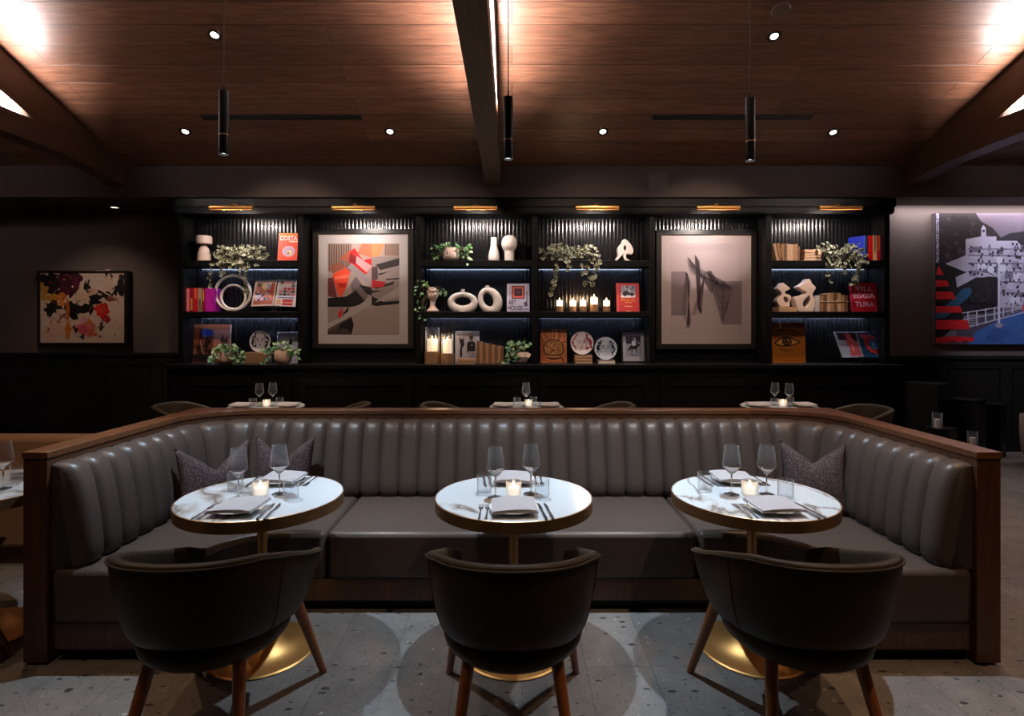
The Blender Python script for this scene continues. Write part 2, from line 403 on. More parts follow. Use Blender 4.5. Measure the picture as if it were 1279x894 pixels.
struct(MB().box(4.60, 9.5, 7.15, 7.7, 0, 3.107).build('wall_back_right', M['plaster_dark']))
struct(MB().box(-8.6, -8.5, -5, 7.7, 0, 6).build('wall_left', M['plaster']))
struct(MB().box(9.5, 9.6, -5, 7.7, 0, 6).build('wall_right', M['plaster']))
struct(MB().box(-8.6, 9.6, -5.1, -5, 0, 6).build('wall_front', M['plaster']))
def wainscot(x0, x1, y, zt, name):
    b = MB().box(x0, x1, y-.03, y, 0, zt-.04).box(x0, x1, y-.055, y, zt-.04, zt).box(x0, x1, y-.05, y, 0, .12)
    n = max(1, round((x1-x0)/.8)); w = (x1-x0)/n
    for i in range(n):
        a = x0+i*w+.07; c = x0+(i+1)*w-.07
        for q in ((a, c, zt-.16, zt-.14), (a, c, .2, .22), (a, a+.02, .2, zt-.14), (c-.02, c, .2, zt-.14)):
            b.box(q[0], q[1], y-.042, y-.028, q[2], q[3])
    return struct(b.build(name, M['black_matte']))
wainscot(-8.5, -3.99, 7.55, 1.225, 'trim_1'); wainscot(4.60, 9.5, 7.15, 1.205, 'trim_2')

# beams: a rafter under the boards, a level tie below it, a light bar in the gap
led_white = emis('beam_light_diffuser', (1, .88, .84), 9); led_soft = emis('beam_light_diffuser_soft', (1, .88, .84), 6)
def beam(x0, x1, bar):
    b = MB()
    b.prism([(6.70, 3.235), (6.70, ceilZ(6.7)), (.5, ceilZ(.5)), (.5, ceilZ(.5)-.385), (5.43, 3.55), (5.43, 3.335), (6.02, 3.325)], 'x', x0, x1)
    b.prism([(5.43, 3.335), (5.43, 3.55), (.5, 3.55), (.5, 3.335)], 'x', x0, x1)
    o = struct(b.build('beam', M['beam'], smooth=0))
    xm = (x0+x1)/2
    for a, c in bar:
        g = MB()
        z = lambda Y: min(ceilZ(Y)-.39, 3.70)
        g.prism([(a, 3.551), (c, 3.551), (c, z(c)), ((a+c)/2, z((a+c)/2)), (a, max(3.556, z(a)))], 'x', xm-.045, xm+.045)
        l = g.build('light_bar', led_white if a > 5 else led_soft, o, smooth=0); l['label'] = 'white glowing light bar'
    return o
beam(-.325, -.137, [(5.38, 3.95), (3.93, 2.4), (2.38, .8)])
beam(-4.76, -4.573, [(5.38, 3.95), (3.93, 2.4), (2.38, .8)])
beam(4.63, 4.82, [(5.38, 3.95), (3.93, 2.4), (2.38, .8)])

# air slots, speaker disc, access panel
for i, (a, b_) in enumerate(((252, 452), (815, 1014))):
    x0, y0, z0 = on_ceiling(a, 146.5); x1, _, _ = on_ceiling(b_, 146.5)
    t = thing('air_diffuser', ['long black air slot in the wood ceiling, left of the middle beam', 'long black air slot in the wood ceiling, right of the middle beam'][i], 'air vent', ((x0+x1)/2, y0, z0), group='ceiling air slots')
    t.rotation_euler = (pi-TH, 0, 0); w = (x1-x0)/2
    f = MB().box(-w, w, -.035, -.022, 0, .006).box(-w, w, .022, .035, 0, .006).box(-w, -w+.012, -.022, .022, 0, .006).box(w-.012, w, -.022, .022, 0, .006)
    f.build('frame', M['black_matte'], t, smooth=0)
    MB().box(-w+.012, w-.012, -.022, .022, 0, .002).build('slot', mat('slot_black', (.002, .002, .002), .9), t, smooth=0)
x, y, z = on_ceiling(975, 12)
t = MB().lathe([(.075, 0), (.078, .004), (.070, .012), (.0, .014)], 32).build('ceiling_speaker', mat('brown_cover', (.13, .085, .06), .5), loc=(x, y, z), rot=(pi-TH, 0, 0))
tag(t, 'small round brown cover flush in the wood ceiling, right of the right pendant cable', 'ceiling speaker')
struct(MB().box(WX(810, 6.7), WX(834, 6.7), 6.693, 6.70, WZ(237, 6.7), WZ(216, 6.7)).build('trim_3', mat('panel_paint', (.085, .062, .058), .7), bevel=.002))

# recessed downlights
ring = mat('downlight_ring', (.05, .04, .035), .35, .6); lens = emis('downlight_lens', (1, .86, .70), 22)
DL = [(268, 43.5, 'recessed downlight beside the left pendant cable, nearest the ceiling top left'),
      (967, 45, 'recessed downlight beside the right pendant cable, upper right of the ceiling'),
      (231.5, 164, 'recessed downlight at the left, below the left end of the left air slot'),
      (487, 164, 'recessed downlight between the left air slot and the middle beam'),
      (753, 164, 'recessed downlight between the middle beam and the right air slot'),
      (1040.5, 165, 'recessed downlight at the right, below the right end of the right air slot')]
proto = None
for i, (px, py, lab) in enumerate(DL):
    p = on_ceiling(px, py)
    if proto is None:
        proto = t = thing('downlight', lab, 'downlight', p, group='recessed ceiling downlights')
        MB().lathe([(.030, .002), (.036, .008), (.060, .008), (.064, 0)], 28, cap=False).build('trim_ring', ring, t)
        MB().lathe([(.0, .0055), (.031, .0055), (.031, .001)], 28, cap=False).build('lens', lens, t)
    else:
        t = copy_tree(proto, lab, p)
    t.rotation_euler = (pi-TH, 0, 0)
xl, yl = WX(143, 7.25), 7.25
t = thing('downlight', 'recessed downlight in the low dark ceiling above the flower painting', 'downlight', (xl, yl, 3.107), group='recessed ceiling downlights')
t.rotation_euler = (pi, 0, 0)
MB().lathe([(.042, .002), (.045, .010), (.062, .010), (.066, 0)], 28, cap=False).build('trim_ring', ring, t)
MB().lathe([(.0, .0065), (.043, .0065), (.043, .001)], 28, cap=False).build('lens', emis('downlight_dim', (1, .72, .5), 3), t)

# pendants
PEND = [(-1.555, 113, 193, 279.5, 'slim black tube pendant hanging over the left table'), (-.02, 121, 199, 635, 'slim black tube pendant hanging beside the middle beam'), (1.285, 122, 201, 937, 'slim black tube pendant hanging over the right table')]
pend_lens = emis('pendant_lens', (.92, .96, 1), 5)
for X, ya, yb, px, lab in PEND:
    Y = 3.05; zb = WZ(yb, Y); zt = WZ(ya, Y); zc = ceilZ(Y); h = zt-zb
    t = thing('pendant_light', lab, 'pendant lamp', (X, Y, zb), group='black tube pendants')
    MB().lathe([(.0245, 0), (.0255, .004), (.0255, h-.003), (.022, h), (.004, h+.002), (.004, h+.03), (.0, h+.031)], 28, cap=False).build('tube_shade', M['black_paint'], t)
    MB().lathe([(.0245, h*.30), (.0262, h*.30), (.0262, h*.315), (.0245, h*.315)], 28, cap=False).build('shade_joint', M['brass_dark'], t)
    MB().cyl((0, 0, h+.03), (0, 0, zc-zb-.03), .0028, n=8).build('cable', M['black_matte'], t)
    MB().lathe([(.0, 0), (.05, 0), (.05, .03), (0, .03)], 24, (0, 0, zc-zb-.035)).build('canopy', M['black_matte'], t)
    MB().lathe([(.0, .012), (.0235, .012)], 24, cap=False).build('lens', pend_lens, t)

# =================================================================== shelving unit
U = [225.5, 375.3, 522.7, 668.3, 814.5, 960.5, 1108]        # upright centres, photograph columns at depth 6.8
UX = [WX(p, 6.8) for p in U]
ZT1, ZB1, ZT2, ZB2, ZCT = WZ(325.1, 6.8), WZ(332.6, 6.8), WZ(389, 6.8), WZ(395.7, 6.8), 1.125
unit = thing('display_shelving', 'black built-in display shelving with fluted back along the far wall', 'shelving unit', ((UX[0]+UX[-1])/2, 6.95, ZCT))
for x in UX: buildw(MB().box(x-.033, x+.033, 6.80, 7.10, ZCT, 2.94), 'upright', M['black_paint'], unit, smooth=0, bevel=.003)
for i in range(6):
    a, b_ = UX[i]+.033, UX[i+1]-.033; n = 28; w = (b_-a)/n; mb = MB(); prof = []
    for k in range(n):
        for q in range(7):
            u = q/6; prof.append((a+(k+.08+.84*u)*w, 7.082-.0042*sqrt(max(0, 1-(2*u-1)**2))))
    vs = [(x, y, z) for z in (ZCT, 2.96) for x, y in prof]; m_ = len(prof)
    mb.add(vs, [(j, j+1, m_+j+1, m_+j) for j in range(m_-1)])
    mb.box(a, b_, 7.086, 7.11, ZCT, 2.96)
    buildw(mb, 'back_panel', M['flute'], unit, smooth=50)
led_blue = emis('shelf_led', (.56, .72, 1.0), 58)
for i in (0, 2, 3, 5):
    a, b_ = UX[i]+.034, UX[i+1]-.034
    for zt, zb in ((ZT1, ZB1), (ZT2, ZB2)):
        s = buildw(MB().box(a, b_, 6.80, 7.071, zb, zt), 'shelf', M['black_paint'], unit, smooth=0, bevel=.003)
        buildw(MB().box(a, b_, 7.000, 7.008, zb-.012, zb+.001), 'lip', M['black_paint'], unit, smooth=0)
        l = MB().box(a+.05, b_-.05, 7.012, 7.026, zb-.004, zb+.001); l.xf(Matrix.Translation(-unit.location))
        l.build('led_strip', led_blue, s, smooth=0)
buildw(MB().box(UX[0]-.05, UX[-1]+.05, 6.74, 7.12, 2.935, 3.0).box(UX[0]-.06, UX[-1]+.06, 6.725, 7.12, 3.0, 3.098).box(UX[0]-.045, UX[-1]+.045, 6.75, 7.12, 2.92, 2.94), 'cornice', M['black_paint'], unit, smooth=0, bevel=.003)
ct = tag(MB().box(UX[0]-.07, UX[-1]+.07, 6.60, 7.12, -.045, 0).build('countertop', M['black_paint'], loc=(0, 0, ZCT), smooth=0, bevel=.003), 'long black countertop under the display shelving', 'countertop')
CABL = ['under the shelves with the ring sculpture', 'under the red and grey framed print', 'under the shelf with glass hurricane lamps', 'under the shelf with the two round plates', 'under the black line drawing', 'under the shelf with the eye picture']
for i in range(6):
    a, b_ = UX[i]-(.06 if i == 0 else 0), UX[i+1]+(.06 if i == 5 else 0)
    t = thing('base_cabinet', 'black panelled base cabinet '+CABL[i], 'cabinet', ((a+b_)/2, 6.85, 0), group='black base cabinets')
    buildw(MB().box(a, b_, 6.64, 7.1, .08, 1.08).box(a+.02, b_-.02, 6.70, 7.1, 0, .08), 'cabinet_body', M['black_paint'], t, smooth=0)
    d = MB(); x0, x1, z0, z1 = a+.05, b_-.05, .14, .97
    d.box(x0, x1, 6.622, 6.639, z0, z1)
    for q in ((x0, x1, z1-.09, z1), (x0, x1, z0, z0+.09), (x0, x0+.09, z0+.09, z1-.09), (x1-.09, x1, z0+.09, z1-.09)):
        d.box(q[0], q[1], 6.606, 6.622, q[2], q[3])
    buildw(d, 'door', M['black_paint'], t, smooth=0)

# picture lights
PLX = [289, 441.5, 594, 746, 897, 1049.5]
PLL = ['brass picture light above the shelf with the orange book', 'brass picture light above the red and grey framed print', 'brass picture light above the bottle and ball vases', 'brass picture light above the curled white sculpture', 'brass picture light above the framed black line drawing', 'brass picture light above the shelf with red and blue books']
proto = None; pl_lens = emis('picture_lamp_lens', (1, .88, .78), 9)
for i, px in enumerate(PLX):
    p = (WX(px, 6.52), 6.52, WZ(259.5, 6.52))
    if proto is None:
        proto = t = thing('picture_light', PLL[0], 'picture light', p, group='brass picture lights')
        b = MB()
        n = 16; R = .025; L = .245; vs = []; fs = []                     # open tube, slot below
        a0 = -pi/2+.6; a1 = 3*pi/2-.6
        for e in (-L, L):
            for r_ in (R, R-.004):
                for k in range(n+1):
                    an = a0+(a1-a0)*k/n; vs.append((e, r_*cos(an), r_*sin(an)))
        q = n+1
        for k in range(n):
            fs += [(k, k+1, 2*q+k+1, 2*q+k), (q+k, q+k+1, 3*q+k+1, 3*q+k), (k, k+1, q+k+1, q+k), (2*q+k, 2*q+k+1, 3*q+k+1, 3*q+k)]
        fs += [(0, q, 3*q, 2*q), (n, q+n, 3*q+n, 2*q+n)]
        b.add(vs, fs); b.cyl((-L-.004, 0, 0), (-L+.004, 0, 0), R*.98); b.cyl((L-.004, 0, 0), (L+.004, 0, 0), R*.98)
        b.build('lamp_tube', M['brass'], t)
        MB().cyl((-L+.02, 0, -.004), (L-.02, 0, -.004), .011, n=10).build('lens', pl_lens, t)
        MB().tube([(0, .0, .022), (0, .02, .045), (0, .07, .058), (0, .13, .055), (0, .204, .05)], .008, 10).build('arm', M['brass'], t)
        MB().box(-.065, .065, .188, .203, .028, .07).build('wall_mount', M['brass'], t, bevel=.003)
    else: t = copy_tree(proto, PLL[i], p)

# =================================================================== banquette
ban = thing('banquette', 'U-shaped banquette in channelled taupe leather with a walnut frame', 'banquette', (0, 3.4, 0))
def arc(cx, cy, r, a0, a1, n): return [(cx+r*cos(a0+(a1-a0)*i/n), cy+r*sin(a0+(a1-a0)*i/n)) for i in range(n+1)]
def u_shell(xo, yo, xi, yi, r, yf):
    inner = [(xi, yf)]+arc(xi-r, yi-r, r, 0, pi/2, 12)+arc(-xi+r, yi-r, r, pi/2, pi, 12)+[(-xi, yf)]
    return inner, [(-xo, yf), (-xo, yo), (xo, yo), (xo, yf)]
def u_solid(mb, xo, yo, xi, yi, r, yf, z0, z1):
    inner, outer = u_shell(xo, yo, xi, yi, r, yf)
    a = inner; h = len(a)//2
    # strip of quads between the inner line and points on the outer line
    out = []
    for i, (x, y) in enumerate(a):
        if i == 0: out.append((xo, yf))
        elif i == len(a)-1: out.append((-xo, yf))
        elif i <= 13:
            t = (i-1)/12; out.append((xo, yi-r+(yo-yi+r)*min(1, 2*t)) if t <= .5 else (xo-(xo-(xi-r))*(2*t-1), yo))
        else:
            t = (i-14)/12; out.append((-(xi-r)-(xo-(xi-r))*2*t, yo) if t <= .5 else (-xo, yo-(yo-yi+r)*(2*t-1)))
    n = len(a); vs = [(x, y, z) for z in (z0, z1) for L in (a, out) for x, y in L]; fs = []
    for i in range(n-1):
        fs += [(i, i+1, n+i+1, n+i), (2*n+i, 2*n+i+1, 3*n+i+1, 3*n+i), (i, i+1, 2*n+i+1, 2*n+i), (n+i, n+i+1, 3*n+i+1, 3*n+i)]
    fs += [(0, n, 3*n, 2*n), (n-1, 2*n-1, 4*n-1, 3*n-1)]
    return mb.add(vs, fs)
buildw(u_solid(MB(), 2.265, 4.05, 2.155, 3.95, .38, 2.62, 0.012, .958), 'frame', M['walnut'], ban, smooth=30)
buildw(u_solid(MB(), 2.270, 4.055, 2.150, 3.945, .38, 2.615, .958, .99), 'top_rail', M['walnut_cap'], ban, smooth=30, bevel=.003)
# channelled back: cross-section swept along the inside of the frame
XI, YI, RR, YF = 2.153, 3.948, .38, 2.645
def path(s):
    """s from 0 at the left front end; returns point and inward normal"""
    l1 = YI-RR-YF; l2 = RR*pi/2; l3 = 2*(XI-RR)
    if s < l1: return (-XI, YF+s), (1, 0)
    s -= l1
    if s < l2:
        a = pi-s/RR; return (-XI+RR+RR*cos(a), YI-RR+RR*sin(a)), (-cos(a), -sin(a))
    s -= l2
    if s < l3: return (-XI+RR+s, YI), (0, -1)
    s -= l3
    if s < l2:
        a = pi/2-s/RR; return (XI-RR+RR*cos(a), YI-RR+RR*sin(a)), (-cos(a), -sin(a))
    s -= l2
    return (XI, YI-RR-s), (-1, 0)
l1, l2, l3 = YI-RR-YF, RR*pi/2, 2*(XI-RR)
segs = [l1/7]*7+[l2/3]*3+[l3/28]*28+[l2/3]*3+[l1/7]*7
prof = [(0, .435), (.15, .435), (.190, .445), (.206, .48), (.200, .54), (.180, .64), (.153, .74), (.128, .83), (.104, .885), (.085, .912), (.055, .928), (0, .930)]
mb = MB(); s0 = 0; rows = []
for si, w in enumerate(segs):
    nq = 8
    for q in range(nq+(1 if si == len(segs)-1 else 0)):
        u = q/nq; p, n = path(min(s0+u*w, sum(segs)-1e-6)); e = 1-(abs(2*u-1))**4.5
        row = []
        for j, (d, z) in enumerate(prof):
            f = 1 if 0 < j < len(prof)-1 else 0
            d = d*(1-.18*(1-abs(n[1]))*min(1, max(0, (.90-z)/.40)))
            dd = d-f*(.030*(1-e)) if j > 1 else d
            zz = z-(.010*(1-e) if j >= 9 else 0)
            if si == 0 and q < 3 or si == len(segs)-1 and q > nq-3: dd *= (.80, .93, .98)[q if si == 0 else nq-q] if f else 1
            row.append((p[0]+n[0]*dd, p[1]+n[1]*dd, zz))
        rows.append(row)
    s0 += w
k = len(prof); vs = [p for r in rows for p in r]; fs = []
for i in range(len(rows)-1):
    for j in range(k-1): fs.append((i*k+j, i*k+j+1, (i+1)*k+j+1, (i+1)*k+j))
fs.append(tuple(range(k))); fs.append(tuple((len(rows)-1)*k+j for j in range(k)))
mb.add(vs, fs); buildw(mb, 'backrest', M['leather'], ban, smooth=60)
def seat_poly(g=0.0, top=False):
    return [(-1.027, 3.10+g)]+[(-1.24-.30*sin(t*pi/16), 2.80+.30*cos(t*pi/16)+g) for t in range(0, 9)]+[(-1.54-g, 2.625+g), (-2.145, 2.625+g), (-2.145, 3.57), (-1.93, 3.83), (-1.75, 3.94), (-1.027, 3.94)]
L = seat_poly(); Rr = [(-x, y) for x, y in L]
# lift the pads: rounded edges by bevel
buildw(MB().prism([(-1.02, 3.10), (1.02, 3.10), (1.02, 3.94), (-1.02, 3.94)], 'z', .18, .44), 'seat_cushion', M['leather'], ban, smooth=30, bevel=.028)
buildw(MB().prism(L, 'z', .18, .44), 'seat_cushion', M['leather'], ban, smooth=30, bevel=.028)
buildw(MB().prism(Rr, 'z', .18, .44), 'seat_cushion', M['leather'], ban, smooth=30, bevel=.028)
def full(g):
    a = seat_poly(g); a = [p for p in a if p[0] > -2.0 or p[1] < 3]
    left = [(x, y) for x, y in seat_poly(g)]
    left[0] = (0, left[0][1]); left = left[:-1]+[(0, 3.94)]
    return left
for side in (1, -1):
    P = [(side*x, y) for x, y in full(.022)]
    buildw(MB().prism(P, 'z', .06, .179), 'plinth', M['walnut'], ban, smooth=30)
    P = [(side*x, y) for x, y in full(.075)]
    buildw(MB().prism(P, 'z', 0, .061), 'toe_kick', M['black_matte'], ban, smooth=30)

# scatter cushions
def tweed_mat():
    m, nt, b, out = newmat('tweed'); N = nt.nodes.new; L = nt.links.new
    tc = N('ShaderNodeTexCoord'); col = None
    mp = N('ShaderNodeMapping'); mp.inputs['Scale'].default_value = (95, 95, 210); L(tc.outputs['Object'], mp.inputs[0])
    mq = N('ShaderNodeMapping'); mq.inputs['Scale'].default_value = (240, 95, 90); L(tc.outputs['Object'], mq.inputs[0])
    n1 = N('ShaderNodeTexNoise'); n1.inputs['Scale'].default_value = 1.3; n1.inputs['Detail'].default_value = 2; L(mp.outputs[0], n1.inputs['Vector'])
    n2 = N('ShaderNodeTexNoise'); n2.inputs['Scale'].default_value = 1.3; n2.inputs['Detail'].default_value = 2; L(mq.outputs[0], n2.inputs['Vector'])
    mu = N('ShaderNodeMath'); mu.operation = 'MULTIPLY'; L(n1.outputs['Fac'], mu.inputs[0]); L(n2.outputs['Fac'], mu.inputs[1])
    rp = N('ShaderNodeValToRGB'); e = rp.color_ramp.elements; e[0].position = .16; e[0].color = (.016, .012, .014, 1); e[1].position = .40; e[1].color = (.16, .11, .095, 1)
    q = e.new(.26); q.color = (.065, .046, .050, 1)
    L(mu.outputs[0], rp.inputs[0]); L(rp.outputs[0], b.inputs['Base Color']); b.inputs['Roughness'].default_value = .95; b.inputs['Specular IOR Level'].default_value = .1
    bp = N('ShaderNodeBump'); bp.inputs['Strength'].default_value = .6; bp.inputs['Distance'].default_value = .004; L(mu.outputs[0], bp.inputs['Height']); L(bp.outputs[0], b.inputs['Normal'])
    return m
tweed = tweed_mat()
def cushion(name, label, loc, w, h, rz, lean, dent=.10):
    n = 22; vs = []; fs = []
    for sgn in (1, -1):
        for j in range(n+1):
            for i in range(n+1):
                u = -1+2*i/n; v = -1+2*j/n
                puff = (max(0, 1-u**2)*max(0, 1-v**2))**.42
                x = u*w/2*(1-.07*(1-u**2)*0-.08*(1-v*v)*abs(u)); z = v*h/2*(1-.06*(1-u*u)) 
                top = max(0, v)**2.2
                z -= dent*max(0, v)**1.6*(max(0, 1-abs(u)/.92)**1.15*.95+.18*math.exp(-(u/.22)**2))
                z += .022*top*abs(u)**2
                y = sgn*.075*puff*(1-.5*top*math.exp(-(u/.3)**2))
                vs.append((x, y, z+h/2))
    q = (n+1)**2
    for o_ in (0, q):
        for j in range(n):
            for i in range(n): fs.append((o_+j*(n+1)+i, o_+j*(n+1)+i+1, o_+(j+1)*(n+1)+i+1, o_+(j+1)*(n+1)+i))
    mb = MB().add(vs, fs); mb.xf(Matrix.Rotation(lean, 4, 'X'))
    o = mb.build(name, tweed, loc=loc, rot=(0, 0, rz), smooth=180)
    bm = bmesh.new(); bm.from_mesh(o.data); bmesh.ops.remove_doubles(bm, verts=bm.verts, dist=.0008); bm.to_mesh(o.data); bm.free()
    return tag(o, label, 'cushion', 'tweed scatter cushions')
cushion('cushion', 'purple-grey tweed cushion in the left corner, tilted, left of its twin', (-1.76, 3.40, .443), .43, .40, radians(46), radians(-14), .12)
cushion('cushion', 'purple-grey tweed cushion upright against the back, right of the corner cushion', (-1.47, 3.60, .443), .38, .40, radians(4), radians(-12), .11)
cushion('cushion', 'brown tweed cushion alone in the right corner of the banquette', (1.83, 3.42, .443), .37, .40, radians(-20), radians(-14), .085)
# =================================================================== tables
def make_table(name, label, loc, group):
    t = thing(name, label, 'table', loc, group=group)
    MB().lathe([(0, .738), (.372, .738), (.376, .742), (.376, .7485), (.374, .75), (0, .75)], 72, cap=False).build('tabletop', M['marble'], t, smooth=30)
    MB().lathe([(.372, .698), (.381, .698), (.381, .749), (.3765, .7505), (.3765, .74), (.372, .74), (.372, .698)], 72, cap=False).lathe([(0, .70), (.373, .70)], 72, cap=False).build('edge_band', M['brass_dark'], t, smooth=30)
    MB().lathe([(.0, .70), (.024, .70), (.024, .20), (.0, .20)], 28, cap=False).lathe([(.10, .699), (.10, .692), (.024, .685)], 28, cap=False).build('stem', M['brass_dark'], t)
    pr = [(.250, 0), (.252, .006), (.245, .012)]
    for i in range(1, 15):
        q = i/14; pr.append((.245-.221*q**.62, .012+.225*q**2.0))
    MB().lathe(pr, 56).build('pedestal_base', M['brass'], t, smooth=30)
    return t
TB = {'left': (-1.215, 2.75, 0), 'centre': (.008, 2.75, 0), 'right': (1.172, 2.76, 0)}
ftab = make_table('round_table', 'round white marble table with brass edge at the left of the banquette', TB['left'], 'marble tables in the banquette')
copy_tree(ftab, 'round white marble table with brass edge at the centre of the banquette', TB['centre'])
copy_tree(ftab, 'round white marble table with brass edge at the right of the banquette', TB['right'])
TK = {'back left': (-2.53, 5.81, 0), 'back centre': (.148, 5.81, 0), 'back right': (2.76, 5.83, 0)}
for k_, lab in (('back left', 'round marble table behind the banquette, below the pots of ivy at left'), ('back centre', 'round marble table behind the banquette, behind the centre marble table'), ('back right', 'round marble table behind the banquette, below the eye picture')):
    o = copy_tree(ftab, lab, TK[k_]); o['group'] = 'marble tables behind the banquette'
o = copy_tree(ftab, 'round marble table cut off at the left photo edge, outside the banquette', (-2.73, 2.90, 0)); o['group'] = 'other marble tables'
TZ = .7505

# tableware prototypes are placed the first time, copied after
PROTO = {}
def put(kind, make, label, loc, rz, group):
    if kind not in PROTO:
        o = make(label); PROTO[kind] = o; o.location = loc; o.rotation_euler = (0, 0, rz); o['group'] = group; return o
    o = copy_tree(PROTO[kind], label, loc, rz); o['group'] = group; return o
def mk_wine(label):
    t = thing('wine_glass', label, 'wine glass')
    MB().lathe([(.0, .0005), (.034, .0005), (.036, .002), (.020, .004), (.005, .009), (.0036, .02), (.0034, .092), (.005, .0975), (0, .0985)], 28, cap=False).build('stem_and_foot', M['crystal'], t)
    bw = MB().lathe([(0, .0988), (.006, .0995), (.020, .113), (.0435, .138), (.0442, .143), (.041, .175), (.0365, .21), (.0325, .240), (.0318, .240), (.0358, .21), (.0402, .175), (.0434, .143), (.0425, .1385), (.019, .114), (0, .103)], 32, cap=False)
    bw.m = [0 if max(bw.v[i][2] for i in f) < .1435 else 1 for f in bw.f]
    bw.build('bowl', [M['crystal'], M['tumbler']], t)
    return t
def mk_tumbler(label):
    o = MB().lathe([(.0, .0005), (.033, .0005), (.035, .004), (.036, .09), (.0345, .091), (.0335, .012), (.0, .010)], 28, cap=False).build('tumbler', M['tumbler'])
    return tag(o, label, 'glass')
def mk_candle(label):
    t = thing('candle_holder', label, 'candle')
    b = MB(); n = 48; prof = [(.030, .0005), (.0345, .006), (.0365, .02), (.037, .076)]
    vs = [((r+(.0007 if i % 2 else -.0005))*cos(2*pi*i/n), (r+(.0007 if i % 2 else -.0005))*sin(2*pi*i/n), z) for r, z in prof for i in range(n)]
    fs = [(j*n+i, j*n+(i+1) % n, (j+1)*n+(i+1) % n, (j+1)*n+i) for j in range(3) for i in range(n)]
    b.add(vs, fs); b.lathe([(0, .001), (.030, .001)], 24, cap=False).lathe([(.0365, .076), (.0352, .077), (.0345, .074), (.0335, .012), (0, .010)], 32, cap=False)
    b.build('ribbed_cup', M['cup'], t)
    MB().lathe([(0, .0125), (.025, .0125), (.025, .044), (.022, .047), (.0, .046)], 24, cap=False).build('wax', M['wax'], t)
    MB().lathe([(.001, .046), (.006, .052), (.0075, .058), (.004, .068), (.0, .075)], 12, cap=False).build('flame', M['flame'], t)
    return t
def mk_plate(label):
    o = MB().lathe([(.0, .0005), (.055, .0005), (.058, .004), (.088, .013), (.108, .020), (.109, .022), (.106, .0228), (.086, .016), (.057, .009), (0, .008)], 40, cap=False).build('plate', M['ceramic'])
    return tag(o, label, 'plate')
def mk_napkin(label):
    b = MB(); n = 10
    for lay, (hw, z0, th) in enumerate(((.100, .0235, .006), (.097, .030, .006))):
        vs = []
        for t_ in (0, th):
            for j in range(n+1):
                for i in range(n+1):
                    u = -1+2*i/n; v = -1+2*j/n
                    sag = -.007*max(0, abs(u)-.55)/.45*(1-.5*abs(v))+.003*sin(2.2*u+lay)-.004*max(0, -v-.6)*(1-u*u)
                    vs.append((u*hw*(1-.012*lay), v*hw, z0+t_+sag+(.002 if t_ == 0 and abs(u) < .6 else 0)*0))
        q = (n+1)**2; fs = []
        for j in range(n):
            for i in range(n):
                a = j*(n+1)+i; fs += [(a, a+1, a+n+2, a+n+1), (q+a, q+a+1, q+a+n+2, q+a+n+1)]
        for i in range(n):
            for a, c in ((i, i+1), (n*(n+1)+i, n*(n+1)+i+1), (i*(n+1), (i+1)*(n+1)), (i*(n+1)+n, (i+1)*(n+1)+n)): fs.append((a, c, q+c, q+a))
        b.add(vs, fs)
    return tag(b.build('napkin', M['linen']), label, 'napkin')
def mk_fork(label):
    b = MB()
    hd = [(-.0045, -.10), (.0045, -.10), (.0055, -.09), (.003, -.02), (.003, .025), (.010, .040), (.0115, .055), (-.0115, .055), (-.010, .040), (-.003, .025), (-.003, -.02), (-.0055, -.09)]
    b.prism(hd, 'z', .0005, .0035)
    for k in range(4):
        x = -.0100+k*.0067-.0; b.box(x-.0014, x+.0014, .054, .10, .0008, .0030)
    return tag(b.build('fork', M['steel'], smooth=30), label, 'fork')
def mk_knife(label):
    b = MB()
    b.prism([(-.006, -.11), (.006, -.11), (.0075, -.10), (.005, 0), (-.005, 0), (-.0075, -.10)], 'z', .0005, .0060)
    b.prism([(-.005, 0), (.004, 0), (.0085, .02), (.0095, .07), (.004, .108), (-.004, .112), (-.005, .09)], 'z', .0015, .0035)
    return tag(b.build('knife', M['steel'], smooth=30), label, 'knife')
rng = random.Random(3)
for nm, (X, Y, _) in TB.items():
    q = f'on the {nm} banquette table'
    for side, sy, r0 in (('near', -1, 0), ('far', 1, pi)):
        who = 'chair-side' if side == 'near' else 'bench-side'
        py = Y+sy*.235
        put('plate', mk_plate, f'white plate under the {who} napkin {q}', (X, py, TZ), 0, 'white plates')
        put('napkin', mk_napkin, f'folded grey napkin at the {who} place {q}', (X, py, TZ), r0+rng.uniform(-.05, .05), 'folded napkins')
        sx = 1 if side == 'near' else -1
        for d, w in ((.118, 'inner'), (.148, 'outer')):
            put('fork', mk_fork, f'{w} steel fork at the {who} place {q}', (X-sx*d, py-sy*-.012, TZ), r0+rng.uniform(-.03, .03), 'steel forks')
            put('knife', mk_knife, f'{w} steel knife at the {who} place {q}', (X+sx*(d+.006), py-sy*-.008, TZ), r0+radians(6)+rng.uniform(-.03, .03), 'steel knives')
WG = {'left': ((-.095, -.045), (.075, .02)), 'centre': ((-.088, -.04), (.085, .02)), 'right': ((-.10, .0), (.072, .0))}
TU = {'left': ((-.165, .07), (.165, -.065)), 'centre': ((-.145, .03), (.135, -.045)), 'right': ((-.205, .07), (.135, -.06))}
for nm, (X, Y, _) in TB.items():
    q = f'on the {nm} banquette table'
    for i, (dx, dy) in enumerate(WG[nm]): put('wine', mk_wine, f'empty wine glass {("left", "right")[i]} of the candle {q}', (X+dx, Y+dy, TZ), 0, 'wine glasses')
    for i, (dx, dy) in enumerate(TU[nm]): put('tumbler', mk_tumbler, f'clear water tumbler {("left", "right")[i]} of the candle {q}', (X+dx, Y+dy, TZ), 0, 'water tumblers')
    put('candle', mk_candle, f'lit candle in a ribbed glass cup {q}', (X+(.0 if nm != 'right' else -.02), Y-.02, TZ), 0, 'candles in ribbed glass cups')
